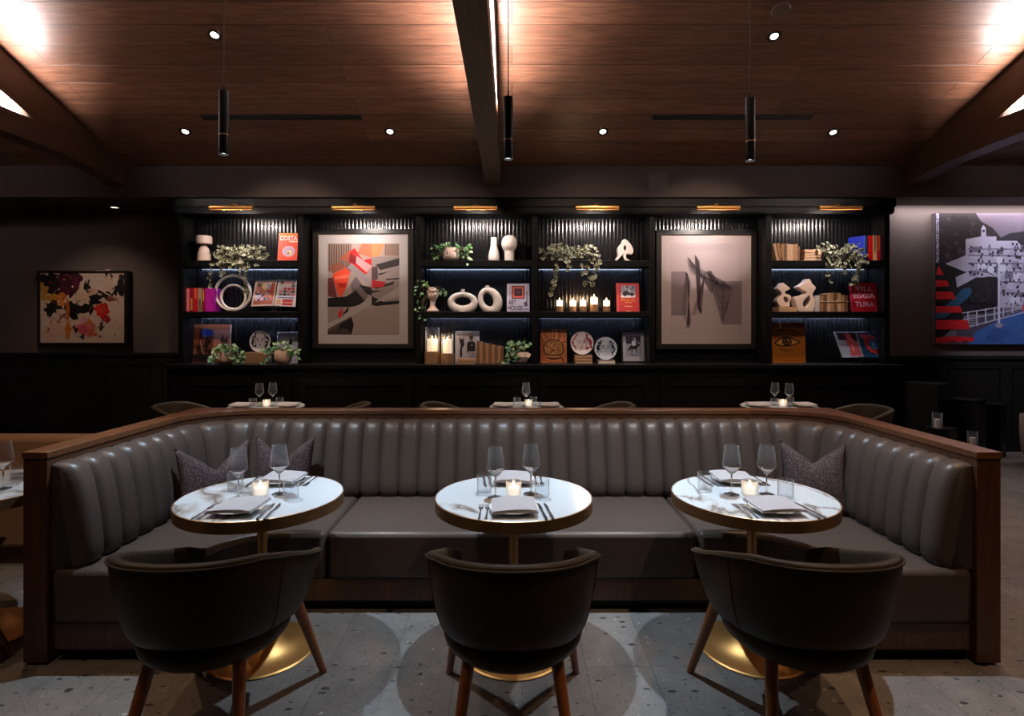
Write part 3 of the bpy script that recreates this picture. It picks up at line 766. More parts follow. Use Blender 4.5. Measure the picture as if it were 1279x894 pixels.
BW = {'back left': ((-.075, .02), (.045, .06)), 'back centre': ((-.004, -.02), (-.002, .09)), 'back right': ((-.025, .05), (.085, -.03))}
BT = {'back left': ((-.11, -.05), (.13, .03)), 'back centre': ((-.095, .02), (.075, .08)), 'back right': ((-.08, -.06), (.12, .02))}
NW = {'back left': 'behind the left corner of the banquette', 'back centre': 'behind the middle of the banquette', 'back right': 'behind the right corner of the banquette'}
for nm, (X, Y, _) in TK.items():
    q = f'on the table {NW[nm]}'
    for i, s in enumerate((-1, 1)):
        put('plate', mk_plate, f'white plate at the {("left", "right")[i]} {q}', (X+s*.235, Y, TZ), 0, 'white plates')
        put('napkin', mk_napkin, f'folded napkin at the {("left", "right")[i]} {q}', (X+s*.235, Y, TZ), pi/2+.1*s, 'folded napkins')
    for i, (dx, dy) in enumerate(BW[nm]):
        w = ('left', 'right')[i] if nm != 'back centre' else ('nearer', 'farther')[i]
        put('wine', mk_wine, f'{w} wine glass {q}', (X+dx, Y+dy, TZ), 0, 'wine glasses')
    for i, (dx, dy) in enumerate(BT[nm]): put('tumbler', mk_tumbler, f'{("left", "right")[i]} water tumbler {q}', (X+dx, Y+dy, TZ), 0, 'water tumblers')
    put('candle', mk_candle, f'lit candle in glass {q}', (X+.02, Y-.03, TZ), 0, 'candles in ribbed glass cups')
q = 'on the table cut off at the left photo edge'
put('wine', mk_wine, 'wine glass '+q, (-2.575, 2.86, TZ), 0, 'wine glasses')
put('tumbler', mk_tumbler, 'water tumbler '+q, (-2.62, 3.0, TZ), 0, 'water tumblers')
put('plate', mk_plate, 'white plate '+q, (-2.60, 3.13, TZ), 0, 'white plates')
put('napkin', mk_napkin, 'folded napkin '+q, (-2.60, 3.13, TZ), pi, 'folded napkins')

# =================================================================== tub chairs
def mk_chair(label):
    t = thing('tub_chair', label, 'chair')
    ns = 57; ft = .33
    half = [(.268, .345), (.300, .285), (.326, .20), (.341, .08), (.333, -.05), (.304, -.18), (.240, -.29), (.135, -.358), (0, -.378)]
    ctl = half+[(-x, y) for x, y in half[-2::-1]]
    def rim(s):                                        # s in 0..1, right tip -> back -> left tip, Catmull-Rom
        k = len(ctl)-1; q = min(max(s, 0), 1)*k; i = min(int(q), k-1); t_ = q-i
        p0, p1, p2, p3 = (Vector((*ctl[min(max(i+d, 0), k)], 0)) for d in (-1, 0, 1, 2))
        return .5*((2*p1)+(-p0+p2)*t_+(2*p0-5*p1+4*p2-p3)*t_*t_+(-p0+3*p1-3*p2+p3)*t_**3)
    zs = [(-.37, .785), (-.25, .772), (-.10, .727), (.05, .672), (.20, .622), (.29, .596), (.35, .565)]
    def top(y):
        for (ya, za), (yb, zb) in zip(zs, zs[1:]):
            if y <= yb: return za+(zb-za)*max(0, (y-ya)/(yb-ya))
        return zs[-1][1]
    TK_ = .042
    def pt(s, v, off):
        p = rim(s); e = .004
        d = (rim(min(1, s+e))-rim(max(0, s-e))).normalized(); n = Vector((-d.y, d.x, 0))   # outward normal
        if n.dot(p) < 0: n = -n
        k = .735+.265*max(v, 0)**.40
        y = p.y if p.y < 0 else p.y*(.30+.70*max(v, 0)**.36)
        back = abs(sin(pi*s))
        zb = .400+.062*back**2.5; zt = top(p.y)
        return Vector((p.x*k, y*k if p.y < 0 else y, zb+(zt-zb)*v))-n*off
    vs = []; fs = []; prof = [(0, 0), (.02, 0), (.06, 0), (.13, 0), (.25, 0), (.4, 0), (.6, 0), (.78, 0), (.93, 0), (.975, .003), (1, .012), (1.004, .021), (1, .030), (.975, .039), (.93, TK_), (.78, TK_), (.6, TK_), (.4, TK_), (.25, TK_), (.13, TK_), (.06, TK_), (.0, TK_*.9)]
    for i in range(ns):
        s = i/(ns-1)
        for v, off in prof:
            p = pt(s, min(v, 1), off); vs.append(p)
    k = len(prof)
    for i in range(ns-1):
        for j in range(k): fs.append((i*k+j, i*k+(j+1) % k, (i+1)*k+(j+1) % k, (i+1)*k+j))
    # rounded arm ends
    for base, sg in ((0, 1), ((ns-1)*k, -1)):
        ring = [vs[base+j] for j in range(k)]
        o = len(vs); mid = []
        for j in range(k):
            jj = (k-1-j); a = ring[j]; c = ring[jj] if jj != j else a
            m_ = (a+c)/2; mid.append(a.lerp(m_, .45)+Vector((0, .014, 0)))
        vs += mid
        for j in range(k): fs.append((base+j, base+(j+1) % k, o+(j+1) % k, o+j))
        fs.append(tuple(o+j for j in range(k)))
    MB().add(vs, fs).build('shell', M['chair_leather'], t, smooth=55)
    MB().tube([pt(i/60, .955, -.002) for i in range(61)], .0042, 8).build('piping', M['chair_leather'], t)
    for s in (.30, .70): MB().tube([pt(s, v, -.0003) for v in (.02, .06, .13, .25, .4, .6, .78, .93)], .0022, 6).build('seam', M['chair_leather'], t)
    MB().lathe([(0, .350), (.17, .353), (.232, .366), (.262, .392), (.270, .42), (.260, .452), (.235, .474), (0, .482)], 40, (0, -.015, 0), cap=False, sy=1.05).build('seat', M['chair_leather'], t)
    for sx in (-1, 1):
        MB().cyl((sx*.288, .352, 0), (sx*.225, .19, .40), .0155, .025, 16).build('leg', M['leg'], t)
        MB().cyl((sx*.212, -.30, 0), (sx*.155, -.165, .40), .0155, .025, 16).build('leg', M['leg'], t)
    return t
put('chair', mk_chair, 'olive leather tub chair seen from behind at the centre marble table', (0.003, 2.215, 0), 0, 'tub chairs')
put('chair', mk_chair, 'olive leather tub chair seen from behind at the left marble table', (-1.145, 2.22, 0), 0, 'tub chairs')
put('chair', mk_chair, 'olive leather tub chair seen from behind at the right marble table', (1.098, 2.22, 0), 0, 'tub chairs')
put('chair', mk_chair, 'tub chair cut off at the left photo edge, outside the banquette', (-2.68, 2.35, 0), 0, 'tub chairs')
for lab, loc, rz in (('tub chair behind the banquette, left of the table behind its middle', (-.56, 5.80, 0), -pi/2), ('tub chair behind the banquette, right of the table behind its middle', (.88, 5.80, 0), pi/2),
                     ('tub chair behind the banquette, left of the table behind its left corner', (-3.25, 5.80, 0), -pi/2), ('tub chair behind the banquette, right of the table behind its left corner', (-1.84, 5.80, 0), pi/2),
                     ('tub chair behind the banquette, beside the right back table, blue-grey rim in view', (3.34, 5.62, 0), pi/2)):
    put('chair', mk_chair, lab, loc, rz, 'tub chairs')

# =================================================================== right side of the room
def ped(label, px0, pxm, px1, pyt, Y, name='pedestal', rz=None, w=None):
    x0, x1 = WX(px0, Y), WX(px1, Y); zt = WZ(pyt, Y); w = (x1-x0)/1.36 if w is None else w
    b = MB().box(-w/2, w/2, -w/2, w/2, 0, zt)
    t = thing(name, label, 'pedestal', ((x0+x1)/2, Y+.15, 0), group='black pedestals')
    b.build('body', M['black_paint'], t, rot=(0, 0, radians(32)), bevel=.003, smooth=0)
    MB().box(-w/2-.004, w/2+.004, -w/2-.004, w/2+.004, zt, zt+.012).build('top_plate', M['black_paint'], t, rot=(0, 0, radians(32)), smooth=0, bevel=.002)
    return (x0+x1)/2, Y+.15, zt+.012
ped('tallest black square pedestal beside the right end of the shelving', 1146, 1175, 1195, 480.5, 6.45)
ped('middle-height black square pedestal, right of the tallest one', 1197, 1227, 1241, 501, 6.45)
ped('dark square pedestal beside the pale planter at right', 1243, 1255, 1268, 507, 6.7)
lx, ly, lz = ped('low black square block in front of the tallest pedestal', 1172, 1190, 1206, 538, 6.05)
l2x, l2y, l2z = ped('lowest black square block, mostly behind the banquette end', 1216, 1228, 1242, 563, 6.0)
def mk_tubecandle(label):
    t = thing('glass_candle_tube', label, 'candle')
    MB().lathe([(0, .0005), (.045, .0005), (.046, .004), (.046, .17), (.0445, .17), (.0435, .006), (0, .006)], 28, cap=False).build('glass_tube', M['tumbler'], t)
    MB().lathe([(0, .0065), (.030, .0065), (.030, .10), (.0, .098)], 20, cap=False).build('wax', emis('pale_wax', (.6, .5, .4), .04), t)
    return t
put('tubecandle', mk_tubecandle, 'short glass candle tube on the low black block at right', (lx-.09, ly-.06, lz), 0, 'glass candle tubes')
put('tubecandle', mk_tubecandle, 'glass candle tube at right, beside the middle-height pedestal', (l2x, l2y, l2z), 0, 'glass candle tubes')
t = thing('planter', 'large pale rounded planter cut off at the right photo edge', 'planter', (6.05, 6.35, 0))
MB().lathe([(0, .03), (.16, .03), (.20, .06), (.245, .14), (.262, .30), (.262, .555), (.255, .565), (.245, .555), (.24, .50), (0, .50)], 40, cap=False).build('pot', mat('blush_planter', (.42, .31, .28), .7), t)
MB().lathe([(0, 0), (.16, 0), (.17, .03), (0, .03)], 32).build('foot', M['driftwood'], t)
b = MB(); rg = random.Random(8)
for i in range(46):
    a = rg.uniform(-1.2, 1.2); e = rg.uniform(.95, 1.45); ln = rg.uniform(.35, .75)
    p0 = Vector((.08*cos(a), .08*sin(a), .50)); d = Vector((cos(a)*cos(e), sin(a)*cos(e), sin(e)))
    p1 = p0+d*ln; w = Vector((-sin(a), cos(a), 0))*.045; pm = p0.lerp(p1, .6)
    b.add([p0, pm+w, p1+Vector((0, 0, -.05)), pm-w], [(0, 1, 2, 3)])
b.add([(-.05, 0, .55), (-.20, -.03, .53), (-.325, 0, .525), (-.2, .02, .56)], [(0, 1, 2, 3)]).tube([(0, 0, .5), (-.03, 0, .62), (-.06, 0, .55)], .006, 6)
b.xf(Matrix.Translation((0, 0, 0)))
b.build('foliage', M['leaf'], t, smooth=0)

# left edge: another bench beyond the cut-off table
tan = mat('tan_leather', (.28, .175, .11), .5, var=.1, scale=20)
t = thing('bench', 'low tan upholstered bench beyond the cut-off table at the left edge', 'bench', (-3.7, 4.0, 0))
MB().box(-1.3, 1.3, -.30, .30, .12, .44).build('seat', tan, t, bevel=.03)
MB().box(-1.3, 1.3, .28, .42, .12, .745).build('backrest', tan, t, bevel=.05)
MB().box(-1.26, 1.26, -.24, .38, 0, .12).build('plinth', M['walnut'], t, smooth=0)
# =================================================================== wall art
def hang_frame(label, px0, py0, px1, py1, Y, wf, frame_mat, ipx, paint, pane=True, back=7.071):
    """frame outer rectangle in photograph columns at depth Y, inner rectangle ipx"""
    x0, x1, z0, z1 = WX(px0, Y), WX(px1, Y), WZ(py1, Y), WZ(py0, Y)
    a0, a1, c0, c1 = WX(ipx[0], Y), WX(ipx[2], Y), WZ(ipx[3], Y), WZ(ipx[1], Y)
    t = thing('framed_picture', label, 'picture', ((x0+x1)/2, Y, z0))
    f = MB()
    for r in ((x0, x1, c1, z1), (x0, x1, z0, c0), (x0, a0, c0, c1), (a1, x1, c0, c1)): f.box(r[0], r[1], Y, back-.001, r[2], r[3])
    buildw(f, 'frame', frame_mat, t, smooth=0, bevel=.002)
    s = Y/F; A = Art()
    cv = lambda x, y: ((x-ipx[0])*s, (ipx[3]-y)*s)
    paint(A, cv); A.build('print', t, loc=(a0-t.location.x, .022, c0-t.location.z))
    if pane: MB().box(a0-t.location.x, a1-t.location.x, .006, .008, c0-z0, c1-z0).build('glass_pane', M['pane'], t, smooth=0)
    return t
fr_black = mat('frame_black', (.010, .008, .008), .35); fr_edge = mat('frame_inner_edge', (.55, .42, .34), .4)

def red_print(A, cv):
    z = lambda x, y: cv(385+x/5.586, 280+y/5.586)
    P = lambda pts, c: A.poly([z(*p) for p in pts], K(c))
    P([(66, 834), (695, 834), (695, 66), (66, 66)], 'c3aba4')
    for r in (((66, 834), (695, 834), (695, 828), (66, 828)), ((66, 72), (695, 72), (695, 66), (66, 66)), ((66, 66), (71, 66), (71, 834), (66, 834)), ((690, 66), (695, 66), (695, 834), (690, 834))): A.poly([z(*p) for p in r], fr_edge)
    P([(73, 827), (688, 827), (688, 73), (73, 73)], 'b9b0b2')
    P([(133, 768), (633, 768), (633, 133), (133, 133)], 'a58f8b')
    P([(133, 330), (300, 330), (300, 133), (133, 133)], '8a6f66')
    for i in range(9): P([(140+i*17, 320), (146+i*17, 320), (146+i*17, 140), (140+i*17, 140)], '4b3a36')
    P([(530, 220), (633, 220), (633, 133), (530, 133)], '96756a')
    for i in range(8): P([(536+i*12, 215), (540+i*12, 215), (540+i*12, 138), (536+i*12, 138)], '5a4640')
    P([(370, 133), (530, 133), (500, 215), (440, 235), (340, 200)], 'e8684a'); P([(440, 230), (500, 215), (530, 133), (440, 133)], 'f0814f')
    P([(210, 235), (290, 180), (300, 260), (240, 250)], 'a4533c'); P([(140, 300), (200, 260), (260, 290), (170, 345)], '8d5040')
    P([(285, 190), (320, 165), (380, 250), (440, 235), (440, 290), (400, 350), (280, 265)], 'c51c22')
    P([(290, 200), (330, 225), (325, 280), (280, 255)], '7b1420')
    P([(335, 220), (440, 290), (405, 335), (330, 270)], 'dd9aa0')
    P([(165, 350), (260, 300), (290, 330), (265, 430), (225, 520), (200, 480)], 'e8492f'); P([(205, 410), (265, 405), (255, 440), (210, 440)], 'b8211c'); P([(180, 365), (280, 345), (278, 370), (185, 385)], 'f0725a')
    P([(133, 375), (170, 370), (200, 515), (133, 500)], '6d3036')
    P([(440, 225), (633, 225), (633, 530), (440, 530)], '8f807f')
    for q in ([(470, 280), (633, 235), (633, 285), (500, 320)], [(540, 380), (633, 372), (633, 382), (540, 390)], [(450, 440), (600, 395), (590, 420), (470, 450)], [(440, 460), (520, 462), (440, 480)], [(480, 345), (600, 320), (560, 330), (500, 355)]): P(q, '2b2327')
    P([(440, 300), (480, 290), (485, 380), (440, 400)], '4f3a3d')
    P([(440, 380), (480, 395), (540, 400), (520, 440), (440, 440)], 'a81c22')
    P([(270, 300), (300, 270), (440, 390), (440, 440)], '96898f'); P([(290, 420), (330, 360), (420, 490), (390, 540), (300, 460)], '6f6168'); P([(350, 420), (440, 440), (440, 500), (400, 480)], '211a1c')
    P([(133, 515), (300, 500), (420, 545), (300, 575), (133, 575)], '0d0a0b'); P([(265, 500), (330, 460), (400, 545), (280, 560)], '171214')
    P([(440, 500), (520, 540), (633, 532), (633, 553), (470, 570), (440, 560)], '120e0f')
    P([(460, 545), (633, 430), (633, 505), (520, 530)], 'a69a98')
    P([(310, 600), (633, 560), (633, 768), (310, 768)], '978480')
    P([(133, 700), (440, 505), (440, 560), (133, 740)], 'a59a97'); P([(133, 580), (250, 575), (245, 640), (133, 690)], '8d7a78')
    P([(205, 620), (240, 580), (230, 640), (210, 660)], 'c5232a'); P([(230, 640), (280, 565), (275, 610)], '1a1416')
    P([(133, 768), (300, 768), (300, 640), (133, 730)], '54443f')
    for i in range(9): P([(138+i*18, 766), (145+i*18, 766), (145+i*18, 740-i*8), (138+i*18, 744-i*8)], '241b1a')
    P([(200, 768), (215, 700), (300, 650), (315, 700), (300, 768), (280, 735), (230, 720)], '0e0b0c')
hang_frame('large framed abstract print in red, orange, black and grey', 390.4, 285.7, 516.6, 434.9, 7.03, .1, fr_black, (397, 291.8, 509.4, 429.3), red_print)
def line_print(A, cv):
    z = lambda x, y: cv(815+x/5.586, 280+y/5.586)
    P = lambda pts, c: A.poly([z(*p) for p in pts], K(c))
    P([(64, 834), (692, 834), (692, 72), (64, 72)], 'b3a1a3')
    for r in (((66, 834), (690, 834), (690, 828), (66, 828)), ((66, 82), (690, 82), (690, 74), (66, 74)), ((64, 74), (70, 74), (70, 834), (64, 834)), ((684, 74), (692, 74), (692, 834), (684, 834))): A.poly([z(*p) for p in r], fr_edge)
    P([(132, 768), (630, 768), (630, 135), (132, 135)], 'a89396')
    P([(136, 764), (626, 764), (626, 139), (136, 139)], 'b09da0')
    P([(133, 636), (240, 636), (240, 328), (133, 328)], '8d7a80'); P([(490, 700), (627, 700), (627, 396), (490, 396)], '8d7a80')
    ln = lambda a, b, w, c: A.line([z(*a), z(*b)], w, K(c))
    for i in range(11): ln((138+i*8.5, 328), (138+i*8.5, 636), .003, '4a3b42')
    for i in range(14): ln((495+i*10, 396), (495+i*10, 700), .003, '4a3b42')
    rg = random.Random(4)
    fans = [((235, 330), (250, 345), (208, 636), (262, 730)), ((268, 400), (240, 330), (240, 730), (272, 690)), ((245, 225), (262, 260), (440, 430), (420, 480)), ((270, 340), (240, 250), (540, 432), (430, 440)),
            ((300, 210), (330, 260), (320, 590), (345, 630)), ((375, 330), (365, 350), (275, 640), (345, 620)), ((385, 325), (410, 325), (490, 690), (500, 480)), ((440, 400), (560, 450), (490, 690), (520, 600)), ((320, 300), (430, 410), (560, 440), (480, 470)), ((380, 330), (490, 390), (440, 420), (560, 460))]
    for a, b_, c, d in fans:
        for k in range(9):
            q = k/8; ln((a[0]+(b_[0]-a[0])*q, a[1]+(b_[1]-a[1])*q), (c[0]+(d[0]-c[0])*q, c[1]+(d[1]-c[1])*q), rg.choice((.003, .004, .006)), rg.choice(('2a2126', '3d3138', '55464d')))
hang_frame('large framed line drawing of crossing black strokes on grey', 820, 286.4, 944.8, 436, 7.03, .1, fr_black, (826.5, 293, 938.8, 429.4), line_print)

def flowers(A, cv):
    z = lambda x, y: cv(35+x/8.126, 330+y/8.126)
    P = lambda pts, c: A.poly([z(*p) for p in pts], K(c))
    rg = random.Random(12); s = 7.45/F/8.126
    B = lambda x, y, r, c, ry=None, j=.5, n=16: A.blob(*z(x, y), r*s, K(c), rg, (ry or r)*s, n, j)
    P([(100, 810), (975, 810), (975, 75), (100, 75)], 'd8bfae')
    B(760, 190, 190, 'd9c4ba', 120); B(650, 140, 150, 'cdb9b2', 70); B(250, 680, 130, 'dcae98', 90); B(850, 620, 110, 'd9c3ae', 150)
    B(160, 250, 60, 'b98f3c', 90); B(210, 160, 110, '15110f', 80); B(300, 250, 90, '1a1312', 90); B(400, 160, 110, '3c1626', 90); B(360, 260, 80, '4f1730', 60)
    B(430, 250, 60, '2a1020', 70); B(470, 200, 40, '5e1a35', 60); B(250, 340, 90, 'c48a2b', 40); B(330, 330, 50, 'cf7a2c', 40)
    B(240, 430, 80, '1d2526', 50); B(200, 470, 45, '14191a', 50); B(430, 470, 75, '161210', 80); B(560, 450, 90, '14100f', 60); B(640, 360, 80, '171312', 50); B(720, 310, 70, '181413', 40); B(860, 260, 70, '1a1514', 55); B(930, 230, 45, '14100f', 80); B(590, 230, 28, '1c1716', 70); B(800, 120, 40, '231c1b', 60); B(940, 130, 40, '1f1817', 40)
    B(500, 350, 40, 'c9b49a', 60); B(560, 330, 60, 'd9b49a', 50); B(810, 190, 60, 'd6bba8', 90); B(640, 270, 50, 'd8b09c', 40)
    B(390, 470, 20, 'b8632a', 110); B(395, 660, 32, 'cc7428', 95); B(330, 400, 40, 'd0882e', 25)
    B(735, 480, 80, 'd12a22', 75); B(720, 450, 50, 'e03a2c', 40); B(790, 560, 35, 'a81e2c', 40); B(770, 430, 35, 'c92424', 30)
    B(580, 640, 95, 'd8727c', 70); B(540, 660, 50, 'cf5566', 40); B(640, 690, 45, 'cf6a3c', 60); B(610, 590, 35, 'd0803c', 35); B(560, 560, 40, 'd99aa8', 30)
    B(820, 350, 55, '8c4a44', 25); B(730, 620, 25, '4a3834', 45, .8); B(470, 660, 18, '221a18', 40, .8); B(540, 735, 25, '2a201d', 20, .8)
    for a in range(14):
        x = rg.uniform(150, 930); y = rg.uniform(120, 740); pts = [z(x, y)]
        for k in range(5): x += rg.uniform(-40, 40); y += rg.uniform(-45, 45); pts.append(z(min(950, max(130, x)), min(780, max(100, y))))
        A.line(pts, .008, K(rg.choice(('1d1614', '8d2c22', 'c9a07c', '3a1a24', 'b56a2c'))))
    A.line([z(*p) for p in ((215, 600), (250, 535), (300, 595), (330, 510), (370, 540))], .010, K('a3252c'))
    for k in range(26): B(rg.uniform(130, 950), rg.uniform(110, 780), rg.uniform(5, 14), rg.choice(('1a1413', '8d2c22', 'c9a07c', 'e8d8cc')), None, .6, 9)
t = hang_frame('framed flower painting in black, red and yellow on the left wall', 46.5, 338, 159.5, 430.5, 7.47, .03, fr_black, (48.8, 340.3, 155, 428), flowers, pane=False, back=7.55)

def town_canvas():
    Y = 7.09; s = Y/F; x0, x1, z0, z1 = WX(1168, Y), WX(1402, Y), WZ(430, Y), WZ(266, Y)
    t = thing('canvas_print', 'large unframed photo canvas of a hillside town with red stripes', 'picture', ((x0+x1)/2, Y, z0))
    buildw(MB().box(x0, x1, Y, 7.1485, z0, z1), 'stretcher', mat('canvas_side', (.1, .08, .09), .7), t, smooth=0)
    A = Art(.00002); z = lambda x, y: ((1155+x/4.70-1168)*s, (430-(255+y/4.706))*s)
    P = lambda pts, c: A.poly([z(*p) for p in pts], K(c))
    P([(61, 823), (1160, 823), (1160, 52), (61, 52)], '75697a')
    P([(61, 52), (300, 52), (330, 100), (400, 140), (450, 200), (450, 420), (61, 420)], '2c2529'); 
    rg = random.Random(5)
    for k in range(40):
        x = rg.uniform(95, 400); y = rg.uniform(70, 330)
        if x > 300 and y < 160: continue
        A.blob(*z(x, y), rg.uniform(.012, .04), K(rg.choice(('3d343a', '221c20', '4a4046'))), rg, None, 9, .5)
    P([(440, 200), (500, 170), (620, 155), (800, 180), (1000, 130), (1160, 170), (1160, 420), (440, 420)], '2f2a33')
    P([(61, 400), (250, 400), (300, 600), (61, 823)], '1b171d'); P([(61, 340), (200, 350), (420, 420), (420, 640), (61, 660)], '211c22')
    P([(240, 205), (330, 190), (420, 190), (420, 215), (540, 215), (583, 260), (1160, 240), (1160, 610), (430, 610), (430, 430), (300, 430), (190, 490), (180, 430), (245, 400), (120, 350), (240, 300)], 'b9b2ca')
    P([(330, 190), (332, 140), (345, 122), (358, 140), (360, 190)], 'b9b2ca'); P([(338, 165), (352, 165), (352, 150), (338, 150)], '3a323c')
    for k in range(90):                                                 # house fronts, each its own tone
        x = rg.uniform(245, 1120); y = rg.uniform(240, 580); w = rg.uniform(22, 60); h = rg.uniform(22, 46)
        if x < 430 and y > 400: continue
        P([(x, y+h), (x+w, y+h), (x+w, y), (x, y)], rg.choice(('c3bcd6', '938aa4', 'd4cee4', '7a7188', 'aba3bc')))
    for k in range(330):
        x = rg.uniform(245, 1140); y = rg.uniform(215, 590)
        if x < 440 and y > 410 or x < 500 and y < 225: continue
        w = rg.uniform(6, 13); h = rg.uniform(9, 19); P([(x, y+h), (x+w, y+h), (x+w, y), (x, y)], rg.choice(('2c2534', '3a3244', '1c1722')))
    for y in (262, 300, 345, 395, 455, 520): A.line([z(430 if y > 400 else 250, y), z(700, y+4), z(1140, y-6)], .010, K('6f667c'))
    P([(250, 480), (300, 440), (370, 425), (420, 430), (440, 480), (440, 590), (260, 580)], '211b22')
    for k in range(12): A.blob(*z(rg.uniform(270, 420), rg.uniform(460, 570)), .025, K(rg.choice(('2d2630', '191419'))), rg, None, 9, .5)
    P([(250, 823), (300, 740), (460, 660), (583, 620), (1160, 610), (1160, 823)], '3f62a8')
    for k in range(26):
        x = rg.uniform(320, 1000); y = rg.uniform(670, 800); A.line([z(x, y), z(x+rg.uniform(40, 120), y+rg.uniform(-14, 4))], .008, K(rg.choice(('7083b0', '33456f', '5a71a2'))))
    P([(200, 700), (460, 600), (480, 660), (300, 745), (250, 823), (180, 823)], '4b4658')
    for a, b_ in (((215, 640), (600, 580)), ((225, 680), (600, 605)), ((240, 725), (600, 630))): A.line([z(*a), z(*b_)], .014, K('b7b1c6'))
    for i in range(7): A.line([z(250+i*52, 735-i*19), z(250+i*52, 632-i*9)], .016, K('c3bdd0'))
    for i in range(5): A.line([z(225+i*8, 660+i*13), z(300+i*4, 650+i*15)], .012, K('a49db2'))
    A.line([z(432, 700), z(432, 345)], .030, K('cbc6da')); A.line([z(385, 400), z(432, 430), z(470, 395)], .018, K('cbc6da')); A.disc(*z(432, 712), .05, K('9b95aa'), .03)
    for g in ((432, 328), (384, 384), (452, 378)): A.disc(*z(*g), 21*s/4.7, K('d6d2e2'))
    for i in range(6): A.line([z(350+i*18, 810), z(400+i*18, 735)], .008, K('25304f'))
    A.blob(*z(577, 612), .03, K('b05560'), rg, .05, 10, .2)
    # teal streak and red bands at the left
    pts = [(64, 672), (64, 640), (150, 570), (215, 500), (255, 488), (274, 505), (262, 540), (215, 580), (120, 668)]
    P(pts, '2b5578')
    for q in ([(62, 415), (78, 362), (110, 415)], [(62, 485), (62, 446), (130, 450), (140, 482)], [(62, 560), (62, 513), (160, 515), (180, 558)], [(62, 640), (62, 598), (205, 600), (216, 636)], [(62, 735), (62, 680), (248, 680), (262, 735)], [(62, 815), (62, 782), (180, 776), (288, 782), (282, 806)]): P(q, 'd5232d')
    for k in range(14): x = rg.uniform(65, 240); P([(x, 812), (x+14, 804), (x+16, 800), (x+4, 806)], '4a1218')
    P([(62, 345), (80, 345), (80, 55), (62, 55)], '8f87a0')
    for k in range(60): A.blob(*z(rg.uniform(64, 78), rg.uniform(58, 340)), .008, K(rg.choice(('d0c8de', '4d4560'))), rg, None, 7, .4)
    A.build('printed_face', t, loc=(x0-t.location.x, -.0005, 0))
    return t
town_canvas()

# =================================================================== shelf objects
YB = 6.92                                                        # typical depth of things on the shelves
def shelf_thing(name, label, cat, px, z, Y=YB, rz=0, group=None): return thing(name, label, cat, (WX(px, Y), Y, z), rz, group)
S_ = lambda n, Y=YB: n*Y/F
# --- vases and sculptures
def lathe_vase(name, label, px, z, prof, m, Y=YB, cat='vase'):
    return tag(MB().lathe([(S_(r), S_(h)) for r, h in prof], 36).build(name, m, loc=(WX(px, Y), Y, z)), label, cat)
lathe_vase('sculptural_vase', 'pinkish stone vase with a drum-shaped top over a bell-shaped foot', 254.7, ZT1, [(8, 0), (8, 2), (7.3, 10), (5.5, 16), (3, 20.5), (2.2, 21), (8.3, 21.2), (9.3, 22), (9.4, 30), (8.6, 31.7), (5, 31.7), (4.6, 29)], M['blush'])
lathe_vase('bottle_vase', 'pale bottle vase with a straight neck on the top shelf', 617, ZT1, [(6, 0), (6.9, 2), (7, 6), (6, 12), (4.6, 17), (4, 20), (4, 29.3), (3.6, 29.8), (3.2, 29), (3.2, 22)], M['plaster_white'])
lathe_vase('ball_vase', 'pale vase with a ball on a column, right of the bottle vase', 636.3, ZT1, [(6, 0), (6, 12.5), (6.2, 13.4), (8.2, 15.2), (9.6, 18.5), (10, 22.5), (9.3, 27), (7, 30.6), (4, 32.4), (3, 32.6), (2.4, 31)], M['plaster_white'])
def ellipse_ring(c, rx, rz, tilt, n=48):
    pts = []
    for i in range(n):
        a = 2*pi*i/n; x = rx*cos(a); z = rz*sin(a)
        pts.append((c[0]+x*cos(tilt)-z*sin(tilt), c[1], c[2]+x*sin(tilt)+z*cos(tilt)))
    return pts
def donut(label, px, z, rx, rz, tilt, tube, cz, neck, foot):
    b = MB(); s = S_(1)
    pts = ellipse_ring((0, 0, cz*s), rx*s, rz*s, tilt)
    b.tube(pts, [tube*s*(1+.28*sin(2*pi*i/48-(.6 if tilt else 0)+pi)) for i in range(48)], 14, closed=True, flat=1.25)
    nx, nz = neck
    b.lathe([(3.6*s, 0), (2.6*s, 1.6*s), (2.3*s, 4*s), (2.5*s, 6.2*s), (2.0*s, 6.2*s), (1.7*s, 4*s)], 20, (nx*s, 0, nz*s))
    b.lathe([(foot*s, 0), (foot*.96*s, 1.2*s), (foot*.8*s, 3.2*s)], 28, ((2.5*s if tilt else 0), 0, 0), sy=.55)
    o = b.build('ring_vase', M['plaster_white'], loc=(WX(px, YB), YB, z), smooth=60)
    return tag(o, label, 'vase', 'hollow ring vases')
donut('flat oval white ring vase lying wide, left of its tilted twin', 578, ZT2, 14.6, 9.6, 0, 3.6, 11.9, (0, 22), 9)
donut('tilted white ring vase with a leaning oval hole, beside the flat one', 611, ZT2, 10.2, 13.2, .45, 3.7, 14.2, (-2.2, 26.6), 7)
s = S_(1)
t = shelf_thing('ring_sculpture', 'white sculpture of two nested rings under the trailing plant', 'sculpture', 291, ZT2)
MB().tube(ellipse_ring((0, 0, 23.4*s), 21.8*s, 21.6*s, 0, 64), 1.7*s, 12, closed=True).build('outer_ring', M['plaster_white'], t)
MB().tube(ellipse_ring((.8*s, -.004, 18.2*s), 15.2*s, 15*s, 0, 56), 1.5*s, 12, closed=True).build('inner_ring', M['plaster_white'], t)
MB().box(-6*s, 6*s, -.03, .03, 0, .016).build('foot', M['black_matte'], t, bevel=.003)
